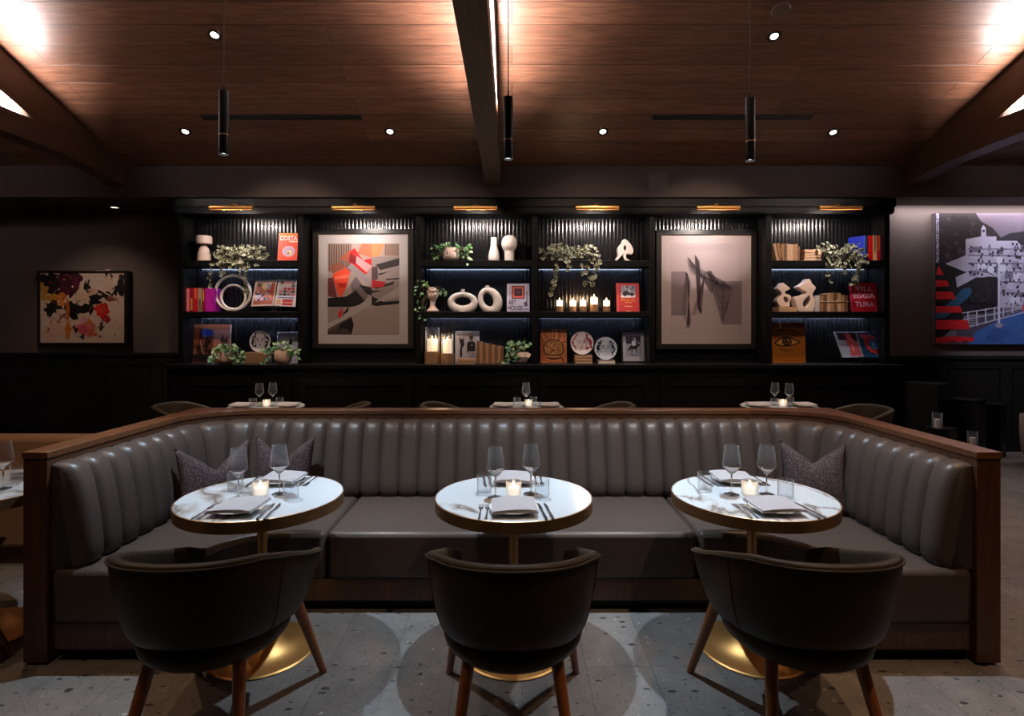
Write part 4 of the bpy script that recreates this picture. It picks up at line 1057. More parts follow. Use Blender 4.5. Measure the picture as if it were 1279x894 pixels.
def slab(name, label, loc, outline, holes, depth, m, cat='sculpture', bev=.018, group=None):
    bm = bmesh.new(); ed = []
    for loop in [outline]+holes:
        vv = [bm.verts.new((x, 0, z)) for x, z in loop]
        ed += [bm.edges.new((vv[i], vv[(i+1) % len(vv)])) for i in range(len(vv))]
    bmesh.ops.triangle_fill(bm, use_beauty=True, use_dissolve=False, edges=ed)
    g = bmesh.ops.extrude_face_region(bm, geom=bm.faces[:])
    bmesh.ops.translate(bm, vec=(0, depth, 0), verts=[v for v in g['geom'] if isinstance(v, bmesh.types.BMVert)])
    bmesh.ops.translate(bm, vec=(0, -depth/2, 0), verts=bm.verts[:])
    bmesh.ops.recalc_face_normals(bm, faces=bm.faces[:])
    me = bpy.data.meshes.new(name); bm.to_mesh(me); bm.free(); me.materials.append(m); me.shade_smooth()
    o = bpy.data.objects.new(name, me); C.objects.link(o); o.location = loc
    bv = o.modifiers.new('bevel', 'BEVEL'); bv.width = bev; bv.segments = 4; bv.limit_method = 'ANGLE'; bv.angle_limit = radians(50)
    return tag(o, label, cat, group)
def smooth_loop(pts, n=5):
    """closed Catmull-Rom through the given points"""
    out = []; k = len(pts)
    for i in range(k):
        p0, p1, p2, p3 = (Vector(pts[(i+d) % k]) for d in (-1, 0, 1, 2))
        for q in range(n):
            t = q/n
            out.append(tuple(.5*((2*p1)+(-p0+p2)*t+(2*p0-5*p1+4*p2-p3)*t*t+(-p0+3*p1-3*p2+p3)*t**3)))
    return out
zz = lambda pts, ox, oy, k: [((x-ox)/k*s, (oy-y)/k*s) for x, y in pts]      # zoom reading -> metres
K14 = 14.9
# flat books below the small figure
def flatbook(label, px0, px1, z, h, m, Y=YB, d=.17, rz=0, group=None):
    x0, x1 = WX(px0, Y), WX(px1, Y); w = x1-x0
    b = MB().box(-w/2, w/2, -d/2, d/2, 0, .004).box(-w/2, w/2, -d/2, d/2, h-.004, h).box(-w/2+.004, w/2-.004, -d/2+.003, d/2-.004, .004, h-.004, 1).box(-w/2, -w/2+.004, -d/2, d/2, .004, h-.004)
    return tag(b.build('book', [m, M['paper'] if m not in (M['oldbook'], M['oldbook2'], M['oldbook3']) else M['oldbook2']], loc=((x0+x1)/2, Y, z), rot=(0, 0, rz), smooth=0), label, 'book', group)
h1 = S_(3.1)
flatbook('lower of two flat pale books under the small twisted sculpture', 969, 992, ZT2, h1, M['oldbook2'], group='flat old books')
flatbook('upper of two flat pale books under the small twisted sculpture', 969, 992, ZT2+h1, h1*.95, M['oldbook2'], rz=.02, group='flat old books')
o1 = smooth_loop(zz([(300, 200), (360, 240), (435, 310), (355, 355), (350, 400), (430, 430), (462, 480), (430, 560), (425, 635), (330, 645), (240, 620), (200, 540), (215, 490), (270, 430), (280, 390), (240, 340), (205, 305), (250, 260)], 330, 645, K14))
hl = smooth_loop(zz([(335, 455), (385, 470), (415, 530), (385, 575), (335, 540), (315, 490)], 330, 645, K14))
slab('twisted_sculpture', 'smaller twisted pale sculpture standing on two flat books', (WX(955+330/K14, YB), YB, ZT2+h1*1.95), o1, [hl], .10, M['blush'])
o2 = smooth_loop(zz([(780, 120), (840, 210), (905, 285), (860, 370), (850, 440), (905, 560), (870, 670), (840, 728), (600, 728), (560, 640), (540, 520), (560, 450), (680, 420), (730, 370), (660, 325), (580, 270), (640, 230), (710, 180)], 720, 728, K14))
hl = smooth_loop(zz([(780, 430), (808, 520), (760, 625), (700, 650), (665, 590), (690, 520), (740, 460)], 720, 728, K14))
slab('twisted_sculpture', 'larger twisted pale sculpture beside the tied book bundle', (WX(955+720/K14, YB), YB, ZT2), o2, [hl], .12, M['blush'])
o3 = smooth_loop(zz([(660, 268), (730, 310), (800, 410), (822, 490), (790, 550), (720, 535), (690, 560), (690, 610), (730, 650), (785, 665), (700, 674), (655, 640), (635, 585), (650, 530), (600, 580), (545, 640), (487, 672), (510, 620), (545, 560), (535, 460), (560, 390), (610, 340), (625, 290)], 640, 674, K14), 4)
hl = smooth_loop(zz([(670, 380), (695, 410), (690, 470), (665, 480), (640, 440), (645, 400)], 640, 674, K14), 3)
slab('curled_sculpture', 'curled white sculpture with a small hole on the top shelf', (WX(735+640/K14, YB), YB, ZT1), o3, [hl], .09, M['plaster_white'], bev=.014)

# --- books
def row_book(label, px0, px1, pyt, z, m, Y=6.86, lean=0, title=None, group='books standing in a row', d=.16, marks=None):
    zt = WZ(pyt, Y); x0, x1 = WX(px0, Y), WX(px1, Y); w = x1-x0-.0015; h = zt-z
    old = m in (M['oldbook'], M['oldbook2'], M['oldbook3'])
    b = MB().box(0, .0035, 0, d, 0, h).box(w-.0035, w, 0, d, 0, h).box(.0035, w-.0035, 0, .004, 0, h).box(.0035, w-.0035, .004, d-.004, .003, h-.004, 1)
    t = thing('book', label, 'book', (x0, Y, z), group=group); t.rotation_euler = (0, lean, 0)
    b.build('cover', [m, M['paper']], t, smooth=0)
    if marks:
        A = Art(); rg = random.Random(int(px0*7)); v = h*.08
        c0, fr, to = marks; v = h*fr
        while v < h*to:
            q = rg.uniform(.006, .016); A.rect(w*.25, v, w*.75, v+q, K(c0)); v += q+.006
        A.build('spine_marks', t, loc=(0, -.0008, 0))
    return t
G1 = 'red and pink books by the ring sculpture'
for a, b_, c, mk, lab in ((232.2, 237.3, 'b2384a', ('d98a94', .05, .95), 'faded pink-red spine, leftmost of the row by the ring sculpture'), (237.4, 241.6, '7a1024', ('c9962e', .08, .55), 'dark red spine with gold lettering, second in the row by the ring sculpture'), (241.7, 247.3, 'a3101f', ('c96a3c', .55, .95), 'bright red spine, third in the row by the ring sculpture'),
                          (247.4, 252.3, '8d7a68', ('3a3230', .05, .5), 'grey-brown spine, fourth in the row by the ring sculpture'), (252.4, 256.2, '7d0f22', ('d0902e', .45, .9), 'dark red spine beside the magenta book'), (256.3, 267.8, 'a3128c', None, 'wide magenta book beside the ring sculpture')):
    row_book(lab, a, b_, 359.5, ZT2, K(c), group=G1, marks=mk)
# old books, bay six top
G2 = 'tan old books on the top right shelf'
xs = [(966.5, 970, 304, -.21), (970.8, 974.5, 303.5, -.21), (975.6, 979.5, 304.5, 0), (979.6, 983, 304, 0), (983.1, 987, 304.5, 0), (987.1, 990.8, 305, 0), (990.9, 993.6, 305, 0), (993.7, 996.2, 304.5, 0), (996.3, 999, 307.5, 0)]
nm = ['leftmost', 'second', 'third', 'fourth', 'fifth', 'sixth', 'seventh', 'eighth', 'last and lowest']
for i, (a, b_, y, l) in enumerate(xs):
    row_book(f'{nm[i]} tan old book {"leaning in" if l else "in"} the row on the top right shelf', a+(3.6 if l else 0), b_+(3.6 if l else 0), y, ZT1, [M['oldbook2'], M['oldbook'], M['oldbook'], M['oldbook3'], M['oldbook2']][i % 5], lean=l, group=G2)
zq = ZT1
for i in range(4):
    hh = S_([4.2, 3.4, 3.0, 3.6][i]); flatbook(f'{("bottom", "second lowest", "second highest", "top")[i]} book of the flat tan stack beside the top-right trailing plant', [1000, 1000.6, 1001, 1000.4][i], [1022, 1021.5, 1022.5, 1020][i], zq, hh, [M['oldbook'], M['oldbook2'], M['oldbook'], M['oldbook2']][i], Y=6.93, group='flat stack of tan books', rz=[0, .02, -.02, .01][i]); zq += hh
G3 = 'red and blue books at the top right'
t = thing('book', 'blue book turned sideways behind the top-right trailing plant', 'book', (WX(1085, 6.86), 6.86, ZT1), group=G3)
hb = WZ(294.5, 6.86)-ZT1
MB().box(-.055, 0, 0, .006, 0, hb).box(-.055, 0, 0, .16, 0, .0).build('spine', K('2e6ec8'), t, smooth=0)
MB().box(-.004, .0, .006, .2, 0, hb).box(-.055, -.051, .006, .2, 0, hb).build('cover', K('10249a'), t, smooth=0)
MB().box(-.051, -.004, .006, .195, .004, hb-.004).build('page_block', M['paper'], t, smooth=0); t.rotation_euler = (0, 0, radians(28)); t.location = (WX(1083.5, 6.86), 6.862, ZT1)
for a, b_, c, mk, lab in ((1085.6, 1090.2, 'c01414', None, 'plain red spine right of the blue book, top right shelf'), (1090.4, 1095.4, 'dca070', ('2a2440', .35, .95), 'cream spine with dark lettering between two red books'), (1095.8, 1099.8, 'a5121a', ('e07a2e', .4, .95), 'red spine with orange lettering, top right shelf'), (1100, 1104, '5a1450', ('d9c0d0', .08, .55), 'purple spine with pale lettering, rightmost on the top shelf')):
    row_book(lab, a, b_, 294, ZT1, K(c), group=G3, marks=mk)
# tied bundle, bay six middle
row_book('pale grey spine left of the tied book bundle', 1018, 1023.8, 369, ZT2, K('a9a0a6'), group='tied bundle of old books')
tops = [369.5, 367.5, 366.2, 365.5, 365.5, 366, 368, 369]
for i in range(8):
    a = 1024.2+i*4.4; row_book(f'{("first", "second", "third", "fourth", "fifth", "sixth", "seventh", "eighth")[i]} brown book from the left in the tied bundle', a, a+4.3, tops[i], ZT2, [M['oldbook'], M['oldbook3'], M['oldbook2']][i % 3], group='tied bundle of old books', Y=6.87)
xa, xb, zm = WX(1023.9, 6.87), WX(1059.8, 6.87), ZT2+S_(12.5)
b = MB().tube([(xa, 6.866, zm), (xb, 6.866, zm)], .0028, 6).tube([(xb+.002, 6.866, zm), (xb+.002, 7.035, zm)], .0028, 6).tube([(xa-.0055, 6.868, zm), (xa-.0055, 7.035, zm)], .0028, 6)
xm = WX(1044, 6.87); b.tube([(xm, 6.864, zm), (xm+.012, 6.86, zm-.03), (xm+.03, 6.858, zm-.1), (xm+.035, 6.858, zm-.112)], .0028, 6).tube([(xm, 6.864, zm), (xm+.02, 6.86, zm+.02), (xm+.045, 6.86, zm+.01), (xm, 6.862, zm)], .0028, 6)
tag(b.build('twine', mat('twine', (.5, .36, .24), .9)), 'twine tied around the bundle of brown books', 'twine')
# sloping row of old books, bay three counter
for i in range(9):
    a = 595.4+i*3.75; row_book(f'{("tallest", "second", "third", "fourth", "fifth", "sixth", "seventh", "eighth", "shortest")[i]} brown book in the sloping row beside the shell pot', a, a+3.65, 426+[0, .6, 2.4, 3.2, 3.4, 4.6, 5.2, 6, 6.6][i], ZCT, [M['oldbook3'], M['oldbook'], M['oldbook3'], M['oldbook']][i % 4], group='sloping row of brown books', Y=6.83)
fb = S_(3.2, 6.8)
flatbook('lower flat brown book before the photo of a horse and a person', 571, 594.5, ZCT, fb, M['oldbook3'], Y=6.80, d=.1, group='flat brown books on the counter')
flatbook('upper flat brown book before the photo of a horse and a person', 572, 594, ZCT+fb, fb*.9, M['oldbook'], Y=6.80, d=.1, group='flat brown books on the counter')

def front_book(name, label, cat, px0, px1, pyt, z, paint, cover, Y=6.93, lean=-7, thick=.03, skew=0, parts=('cover', 'front_print')):
    x0, x1 = WX(px0, Y), WX(px1, Y); w = x1-x0; h = WZ(pyt, Y)-z
    t = thing(name, label, cat, ((x0+x1)/2, Y, z)); t.rotation_euler = (radians(lean), 0, skew)
    b = MB().box(-w/2, w/2, 0, .004, .0, h).box(-w/2, w/2, thick-.004, thick, .0, h).box(-w/2, -w/2+.004, .004, thick-.004, 0, h)
    b.build(parts[0], cover, t, smooth=0)
    MB().box(-w/2+.004, w/2-.004, .004, thick-.004, .003, h-.003).build('page_block', M['paper'], t, smooth=0)
    A = Art(); paint(A, w, h); A.build(parts[1], t, loc=(-w/2, -.0006, 0))
    return t
def p_costa(A, w, h):
    A.rect(0, 0, w, h, K('e2401c')); A.rect(0, h*.9, w, h, K('dd7a2c')); A.text('COSTA', w*.06, h*.74, w*.97, h*.90, K('f2d8d0'), .03); A.rect(w*.55, h*.68, w*.98, h*.725, K('f0cdbb'))
    A.disc(w*.55, h*.36, w*.33, K('c9a3b4'), h*.19); A.disc(w*.55, h*.36, w*.29, K('b69ab8'), h*.155); A.disc(w*.60, h*.31, w*.16, K('d9b98a'), h*.08); A.disc(w*.53, h*.29, w*.045, K('1d1414'))
front_book('book', 'orange book facing front with a large pale shell on its cover', 'book', 346.5, 371, 290, ZT1, p_costa, K('c23a1a'))
def p_art(A, w, h):
    A.rect(0, 0, w, h, K('c3bede')); A.rect(w*.02, h*.02, w*.1, h*.98, K('d9d6ec')); A.rect(w*.22, h*.46, w*.78, h*.92, K('4a1a34')); A.rect(w*.27, h*.50, w*.73, h*.88, K('e86a58')); A.rect(w*.33, h*.55, w*.67, h*.83, K('4e1630')); A.rect(w*.39, h*.60, w*.61, h*.78, K('2a2140')); A.rect(w*.47, h*.665, w*.53, h*.715, K('d0485c'))
    A.text('ART', w*.07, h*.25, w*.40, h*.42, K('14101c'), .02); A.text('HOUSE', w*.04, h*.05, w*.70, h*.22, K('14101c'), .02)
    A.rect(w*.86, h*.30, w*.90, h*.72, K('2a2438')); A.poly([(w*.78, h*.18), (w*.92, h*.20), (w*.90, h*.36), (w*.74, h*.34)], K('4a3f5c')); A.rect(w*.72, h*.06, w*.97, h*.12, K('8378b0'))
front_book('book', 'pale lilac book with nested red and navy squares on its cover', 'book', 633, 661.5, 353.5, ZT2, p_art, K('b9b4d0'))
def p_polo(A, w, h):
    A.rect(0, 0, w, h, K('b02a30')); A.rect(0, 0, w*.10, h, K('c2454a')); A.rect(w*.2, h*.50, w*.83, h*.92, K('d3cfd6')); A.rect(w*.2, h*.66, w*.83, h*.92, K('8c8ca4'))
    rg = random.Random(2)
    for k in range(6): A.blob(w*rg.uniform(.36, .78), h*rg.uniform(.74, .88), w*.06, K(rg.choice(('39394e', '5d5d78', 'c5c3d2'))), rg, None, 10, .4)
    A.poly([(w*.26, h*.64), (w*.36, h*.72), (w*.48, h*.74), (w*.56, h*.66), (w*.80, h*.65), (w*.80, h*.58), (w*.26, h*.58)], K('272838')); A.disc(w*.38, h*.585, w*.06, K('15151d')); A.disc(w*.68, h*.585, w*.06, K('15151d'))
    A.text('POLO', w*.2, h*.36, w*.83, h*.46, K('d08a2e'), .01); A.rect(w*.36, h*.31, w*.68, h*.33, K('d9a04a')); A.rect(w*.34, h*.18, w*.70, h*.205, K('d9b48a')); A.rect(w*.42, h*.02, w*.60, h*.04, K('d9b48a'))
front_book('book', 'red book with a black and white picture, right of the five candles', 'book', 770.5, 798.8, 353, ZT2, p_polo, K('9a2228'))
def p_vill(A, w, h):
    A.rect(0, 0, w, h, K('cf1f38')); A.rect(0, 0, w*.03, h, K('e25a6a'))
    for tx, a, b_, v0 in (('VILL', .16, .86, .72), ('EGGIA', .10, .92, .47), ('TURA', .14, .88, .18)): A.text(tx, w*a, h*v0, w*b_, h*(v0+.17), K('e6d3ea'), .012)
front_book('book', 'bright red book with three lines of big pale capitals', 'book', 1064, 1096, 352.8, ZT2, p_vill, K('a8142c'), lean=-5)
# open books on stands
def open_book(label, pl, pr, z, Yb, dl, dr):
    """pl, pr: page quads in photograph coordinates (bottom-left, bottom-right, top-right, top-left)"""
    cx = (pl[0][0]+pr[1][0])/2; t = thing('open_book', label, 'book', (WX(cx, Yb), Yb, z))
    for q, draw, side in ((pl, dl, -1), (pr, dr, 1)):
        pts = []
        for (px, py) in q:
            up = (max(q[0][1], q[1][1])-py)/(q[0][1]-q[3][1]); Yq = Yb+.06*up; pts.append(Vector(W(px, py, Yq))-t.location)
        b = MB(); n = Vector((0, 1, .12)).normalized()*.012
        vs = pts+[p+n for p in pts]
        b.add(vs, [(0, 1, 2, 3), (7, 6, 5, 4), (0, 4, 5, 1), (1, 5, 6, 2), (2, 6, 7, 3), (3, 7, 4, 0)])
        pg = b.build('page_block', M['paper'], t, smooth=0)
        A = Art(); draw(A)
        def mp(u, v): return pts[0].lerp(pts[1], u).lerp(pts[3].lerp(pts[2], u), v)
        A.b.v = [tuple(mp(u, v)+Vector((0, -.0008+d, 0))) for u, d, v in A.b.v]
        A.build('printed_page', pg)
    zb = min(W(p[0], p[1], Yb)[2] for p in (pl[0], pl[1], pr[0], pr[1]))-z
    w = .09
    b = MB().box(-w, w, -.035, -.03, zb-.004, zb+.012).box(-w, w, -.035, .02, zb-.008, zb-.003).box(-.02, .02, -.01, .05, 0, zb-.006).box(-w*.8, w*.8, -.02, .09, 0, .006)
    for sx in (-1, 1): b.tube([(sx*w*.6, .075, zb+.24), (sx*w*.6, .115, .12), (sx*w*.6, .085, .004)], .004, 6)
    b.build('stand', M['black_matte'], t, smooth=0)
    return t
def pg_a(A):
    A.rect(0, 0, 1, 1, K('dcc3c4')); A.rect(.08, .06, .94, .9, K('b9786a')); A.poly([(.1, .88), (.5, .62), (.9, .9)], K('e0c3b0')); A.poly([(.55, .9), (.75, .5), (.8, .85)], K('8ea0c4')); A.poly([(.8, .9), (.93, .9), (.93, .3), (.7, .55)], K('a8402f')); rg = random.Random(7)
    for k in range(26): A.blob(rg.uniform(.1, .72), rg.uniform(.22, .55), .06, K(rg.choice(('c7b8dc', '5a3f6a', '3d2a3a', 'e0c8d8', '94a4d0'))), rg, .05, 9, .5)
    A.poly([(.08, .06), (.94, .06), (.94, .24), (.08, .18)], K('a5604f'))
def pg_b(A):
    A.rect(0, 0, 1, 1, K('d9cfd8')); rg = random.Random(9)
    for i in range(4):
        for j in range(5): A.rect(.14+i*.2, .40+j*.11, .14+i*.2+.17, .40+j*.11+.09, K(rg.choice(('a83038', '2b2530', 'c9bfd0', '7a6a80', 'd0788a', '403848'))))
    A.rect(.10, .30, .9, .35, K('6a6aa0')); A.rect(.36, .04, .86, .27, K('a8262c')); A.rect(.36, .12, .86, .16, K('d98a8a')); A.rect(.08, .06, .30, .26, K('d0a088'))
open_book('open magazine-like book on a stand, picture page left and photo grid right', [(313.5, 382.5), (341.5, 381.5), (346.2, 349.5), (319.5, 350)], [(342.2, 382), (369, 383), (371, 350), (348, 349)], ZT2, 6.93, pg_a, pg_b)
def pg_c(A):
    A.rect(0, 0, 1, 1, K('8c9cc8')); A.rect(.10, .62, .97, .96, K('2a1a2e')); A.poly([(.06, .06), (.5, .06), (.42, .66), (.08, .7)], K('9aa6cc')); A.poly([(.42, .04), (.96, .06), (.92, .5), (.78, .72), (.45, .68), (.40, .5), (.5, .4)], K('c05a6c')); A.poly([(.5, .66), (.74, .66), (.70, .80), (.52, .80)], K('c0687a')); A.disc(.58, .86, .13, K('b8485a'), .11); A.poly([(.56, .5), (.72, .55), (.70, .25), (.6, .2)], K('d98a98'))
def pg_d(A):
    A.rect(0, 0, 1, 1, K('1a4a86')); rg = random.Random(3)
    A.blob(.52, .5, .30, K('a8303c'), rg, .36, 16, .15); A.blob(.3, .84, .2, K('c05a6a'), rg, .09, 12, .3); A.blob(.75, .2, .16, K('8a2030'), rg, .12, 12, .3); A.blob(.62, .52, .22, K('2f7fd0'), rg, .2, 14, .2); A.blob(.62, .52, .08, K('a8d8f0'), rg, .08, 12, .3); A.line([(.32, .8), (.26, .55), (.42, .28), (.66, .14)], .07, K('d05050')); A.line([(.5, .9), (.72, .8), (.85, .66)], .05, K('c98aa0'))
open_book('open book on a stand with a pink figure page and a blue page', [(1052.5, 446.5), (1078.5, 446), (1068.5, 414.5), (1041.5, 414.5)], [(1079.2, 446), (1106, 446.5), (1096.5, 414.5), (1069.3, 414.5)], ZCT, 6.90, pg_c, pg_d)

# --- pictures standing on the counter
def p_brown(A, w, h):
    A.rect(0, 0, w, h, K('7a4632')); A.rect(0, h*.87, w, h, K('9a5236')); A.rect(w*.58, h*.42, w, h*.87, K('b5776c')); rg = random.Random(6)
    A.rect(0, h*.5, w*.3, h*.88, K('9a4a2a')); A.blob(w*.4, h*.78, w*.16, K('4a62c8'), rg, h*.10, 14, .3); A.blob(w*.47, h*.78, w*.08, K('2a3f9a'), rg, None, 12, .3); A.rect(w*.22, h*.1, w*.28, h*.9, K('3a2018'))
    for k in range(26): A.blob(w*rg.uniform(.06, .6), h*rg.uniform(.08, .62), w*.06, K(rg.choice(('4a2a22', '2b1a18', '6a3a2c', '8a5a48', '3a2a2a'))), rg, h*.07, 9, .5)
    A.poly([(w*.75, h*.55), (w*.80, h*.75), (w*.86, h*.6), (w*.93, h*.72), (w*.95, h*.5)], K('3a3634')); A.line([(w*.25, h*.6), (w*.3, h*.3), (w*.42, h*.12)], .012, K('b0907a')); A.rect(w*.1, h*.03, w*.55, h*.22, K('2a2022'))
front_book('art_panel', 'square brown picture panel behind the left ivy pot', 'picture', 237, 286.5, 405, ZCT, p_brown, K('4a2a1e'), Y=7.0, lean=-4, parts=('panel', 'front_print'))
def framed(label, px0, px1, pyt, paint, Y, edge, fw, lean=-7, rz=0):
    x0, x1 = WX(px0, Y), WX(px1, Y); w = x1-x0; h = WZ(pyt, Y)-ZCT
    t = thing('standing_frame', label, 'picture', ((x0+x1)/2, Y, ZCT)); t.rotation_euler = (radians(lean), 0, rz)
    f = MB()
    for r in ((-w/2, w/2, h-fw, h), (-w/2, w/2, 0, fw), (-w/2, -w/2+fw, fw, h-fw), (w/2-fw, w/2, fw, h-fw)): f.box(r[0], r[1], 0, .022, r[2], r[3])
    f.build('frame', edge, t, smooth=0, bevel=.001)
    MB().box(-w/2+fw*.5, w/2-fw*.5, .014, .020, fw*.5, h-fw*.5).build('backing', M['black_matte'], t, smooth=0)
    A = Art(); paint(A, w-2*fw, h-2*fw); A.build('print', t, loc=(-w/2+fw, .0135, fw))
    MB().box(-w/2+fw, w/2-fw, .004, .0055, fw, h-fw).build('glass_pane', M['pane'], t, smooth=0)
    return t
fr_white = mat('frame_white', (.62, .60, .64), .5)
def p_small(A, w, h):
    A.rect(0, 0, w, h, K('a9aac4')); A.rect(w*.06, h*.08, w*.94, h*.85, K('b7b9d2')); A.poly([(w*.52, h*.6), (w*.6, h*.85), (w*.68, h*.8), (w*.74, h*.58)], K('1c2038'))
framed('small pale framed picture behind the clay bowl plant', 344.5, 371.5, 414.3, p_small, 7.0, fr_white, .008)
def p_horse(A, w, h):
    A.rect(0, 0, w, h, K('ddd5e2')); A.rect(w*.12, h*.1, w*.9, h*.88, K('c9c2d2'))
    A.poly([(w*.18, h*.22), (w*.24, h*.14), (w*.29, h*.22), (w*.27, h*.44), (w*.37, h*.56), (w*.35, h*.84), (w*.31, h*.76), (w*.22, h*.76), (w*.16, h*.85), (w*.17, h*.68), (w*.22, h*.56), (w*.18, h*.4)], K('2b222c'))
    A.poly([(w*.49, h*.30), (w*.54, h*.30), (w*.56, h*.36), (w*.80, h*.36), (w*.84, h*.38), (w*.86, h*.62), (w*.77, h*.69), (w*.56, h*.69), (w*.49, h*.62)], K('1d1820')); A.disc(w*.67, h*.77, w*.075, K('4a3f48'), h*.06); A.poly([(w*.57, h*.80), (w*.77, h*.80), (w*.75, h*.86), (w*.58, h*.86)], K('2f2731')); A.rect(w*.54, h*.12, w*.80, h*.36, K('b4adbe')); A.disc(w*.70, h*.56, w*.03, K('c9c2d2'))
framed('white framed black and white photo of a horse beside a person', 568.3, 598.3, 413.3, p_horse, 6.99, fr_white, .006)
def p_rider(A, w, h):
    A.rect(0, 0, w, h, K('c3c2dc')); A.rect(w*.16, h*.16, w*.84, h*.86, K('a3a5c4')); A.rect(w*.16, h*.60, w*.84, h*.86, K('33364e')); rg = random.Random(5)
    for k in range(10): A.blob(w*rg.uniform(.22, .8), h*rg.uniform(.62, .84), w*.05, K(rg.choice(('6a6f92', '8f94b6', '20223a'))), rg, None, 9, .4)
    A.poly([(w*.32, h*.48), (w*.40, h*.56), (w*.62, h*.56), (w*.72, h*.62), (w*.82, h*.56), (w*.74, h*.50), (w*.66, h*.44), (w*.70, h*.28), (w*.66, h*.27), (w*.60, h*.40), (w*.46, h*.42), (w*.44, h*.28), (w*.40, h*.28), (w*.40, h*.42), (w*.26, h*.34), (w*.24, h*.37)], K('17182a'))
    A.poly([(w*.46, h*.52), (w*.60, h*.54), (w*.62, h*.68), (w*.58, h*.74), (w*.42, h*.68)], K('dedff0')); A.disc(w*.58, h*.77, w*.05, K('c9cade')); A.poly([(w*.34, h*.20), (w*.7, h*.19), (w*.7, h*.22), (w*.36, h*.23)], K('4a4c68'))
framed('black framed photo of a rider on a galloping horse', 776.3, 807.5, 412.2, p_rider, 6.99, fr_black, .021)
def p_relief(A, w, h):
    A.rect(0, 0, w, h, K('a05a34')); rg = random.Random(11)
    for k in range(16):
        x = w*rg.uniform(0, 1); A.line([(x, h), (x+rg.uniform(-.02, .02), h*.8), (x*.6+w*.2, h*.62)], .010, K(rg.choice(('d99a72', '6a3018', 'e0a884', '8a4526'))))
    for k in range(10): y = h*rg.uniform(.5, .95); A.line([(w, y), (w*.85, y-.01), (w*.72, h*.55)], .008, K(rg.choice(('d98a62', '6a3018', 'c0704a'))))
    A.disc(w*.5, h*.42, w*.40, K('4a2410'), h*.29); A.disc(w*.5, h*.42, w*.35, K('9a6a40'), h*.25)
    for k in range(40): A.blob(w*(.5+rg.uniform(-.27, .27)), h*(.44+rg.uniform(-.15, .17)), w*.028, K(rg.choice(('b98a58', '6a4424', 'c99a68', '53341c'))), rg, None, 8, .5)
    for i in range(3): A.line([(w*(.5+.32*cos(a/10)), h*(.30-.05*i+.08*sin(a/10)*-1)) for a in range(3, 29, 3)], .012, K(('4a2410', 'c08a5c', '4a2410')[i]))
    A.line([(w*.75, h*.2), (w*.86, h*.1), (w*.88, 0)], .014, K('4a1f12')); A.line([(w*.2, h*.12), (w*.5, h*.05), (w*.8, h*.1)], .012, K('c87a58'))
front_book('carved_panel', 'carved reddish-brown wood panel with a round form', 'panel', 675, 708, 411, ZCT, p_relief, K('6a3218'), Y=6.97, lean=-5, thick=.022, parts=('panel', 'carved_front'))
def p_eye(A, w, h):
    A.rect(0, 0, w, h, K('a8641f')); rg = random.Random(4); ink = K('160d08')
    A.rect(0, h*.90, w, h, K('8a4818')); A.rect(0, h*.885, w, h*.90, K('4a2a10')); A.rect(0, h*.055, w, h*.07, K('4a2a10')); A.rect(w*.22, h*.86, w*.3, h, K('d9a060'))
    for k in range(14): A.line([(0, h*rg.uniform(.05, .9)), (w*.5, h*rg.uniform(.05, .9)), (w, h*rg.uniform(.05, .9))], .003, K('98581c'))
    A.poly([(w*.05, h*.48), (w*.20, h*.62), (w*.40, h*.67), (w*.62, h*.63), (w*.88, h*.52), (w*.66, h*.43), (w*.42, h*.40), (w*.2, h*.42)], ink); A.poly([(w*.12, h*.49), (w*.24, h*.585), (w*.42, h*.625), (w*.60, h*.59), (w*.80, h*.52), (w*.62, h*.455), (w*.42, h*.43), (w*.24, h*.45)], K('c08a4c'))
    A.disc(w*.45, h*.53, w*.15, ink, h*.105); A.disc(w*.45, h*.53, w*.105, K('6a4420'), h*.072); A.disc(w*.45, h*.53, w*.06, ink, h*.042); A.disc(w*.49, h*.56, w*.022, K('e0c090'))
    for o_, wd in ((0, .008), (.05, .005), (.10, .010)): A.line([(w*x, h*(y+o_)) for x, y in ((.04, .58), (.18, .68), (.4, .73), (.65, .69), (.92, .58))], wd, ink)
    for i in range(18): x = .05+i*.045; A.line([(w*x, h*(.72+.10*sin(pi*min(1, x+.1)))), (w*(x+.06), h*(.745+.11*sin(pi*min(1, x+.12))))], .005, ink)
    A.line([(w*x, h*y) for x, y in ((.2, .36), (.42, .32), (.66, .35))], .006, ink); A.line([(w*x, h*y) for x, y in ((.28, .31), (.45, .28), (.6, .30))], .004, ink)
front_book('art_panel', 'amber panel with a drawing of one large eye', 'picture', 965, 1006.5, 403, ZCT, p_eye, K('5a3412'), Y=6.97, lean=-4, parts=('panel', 'front_print'))

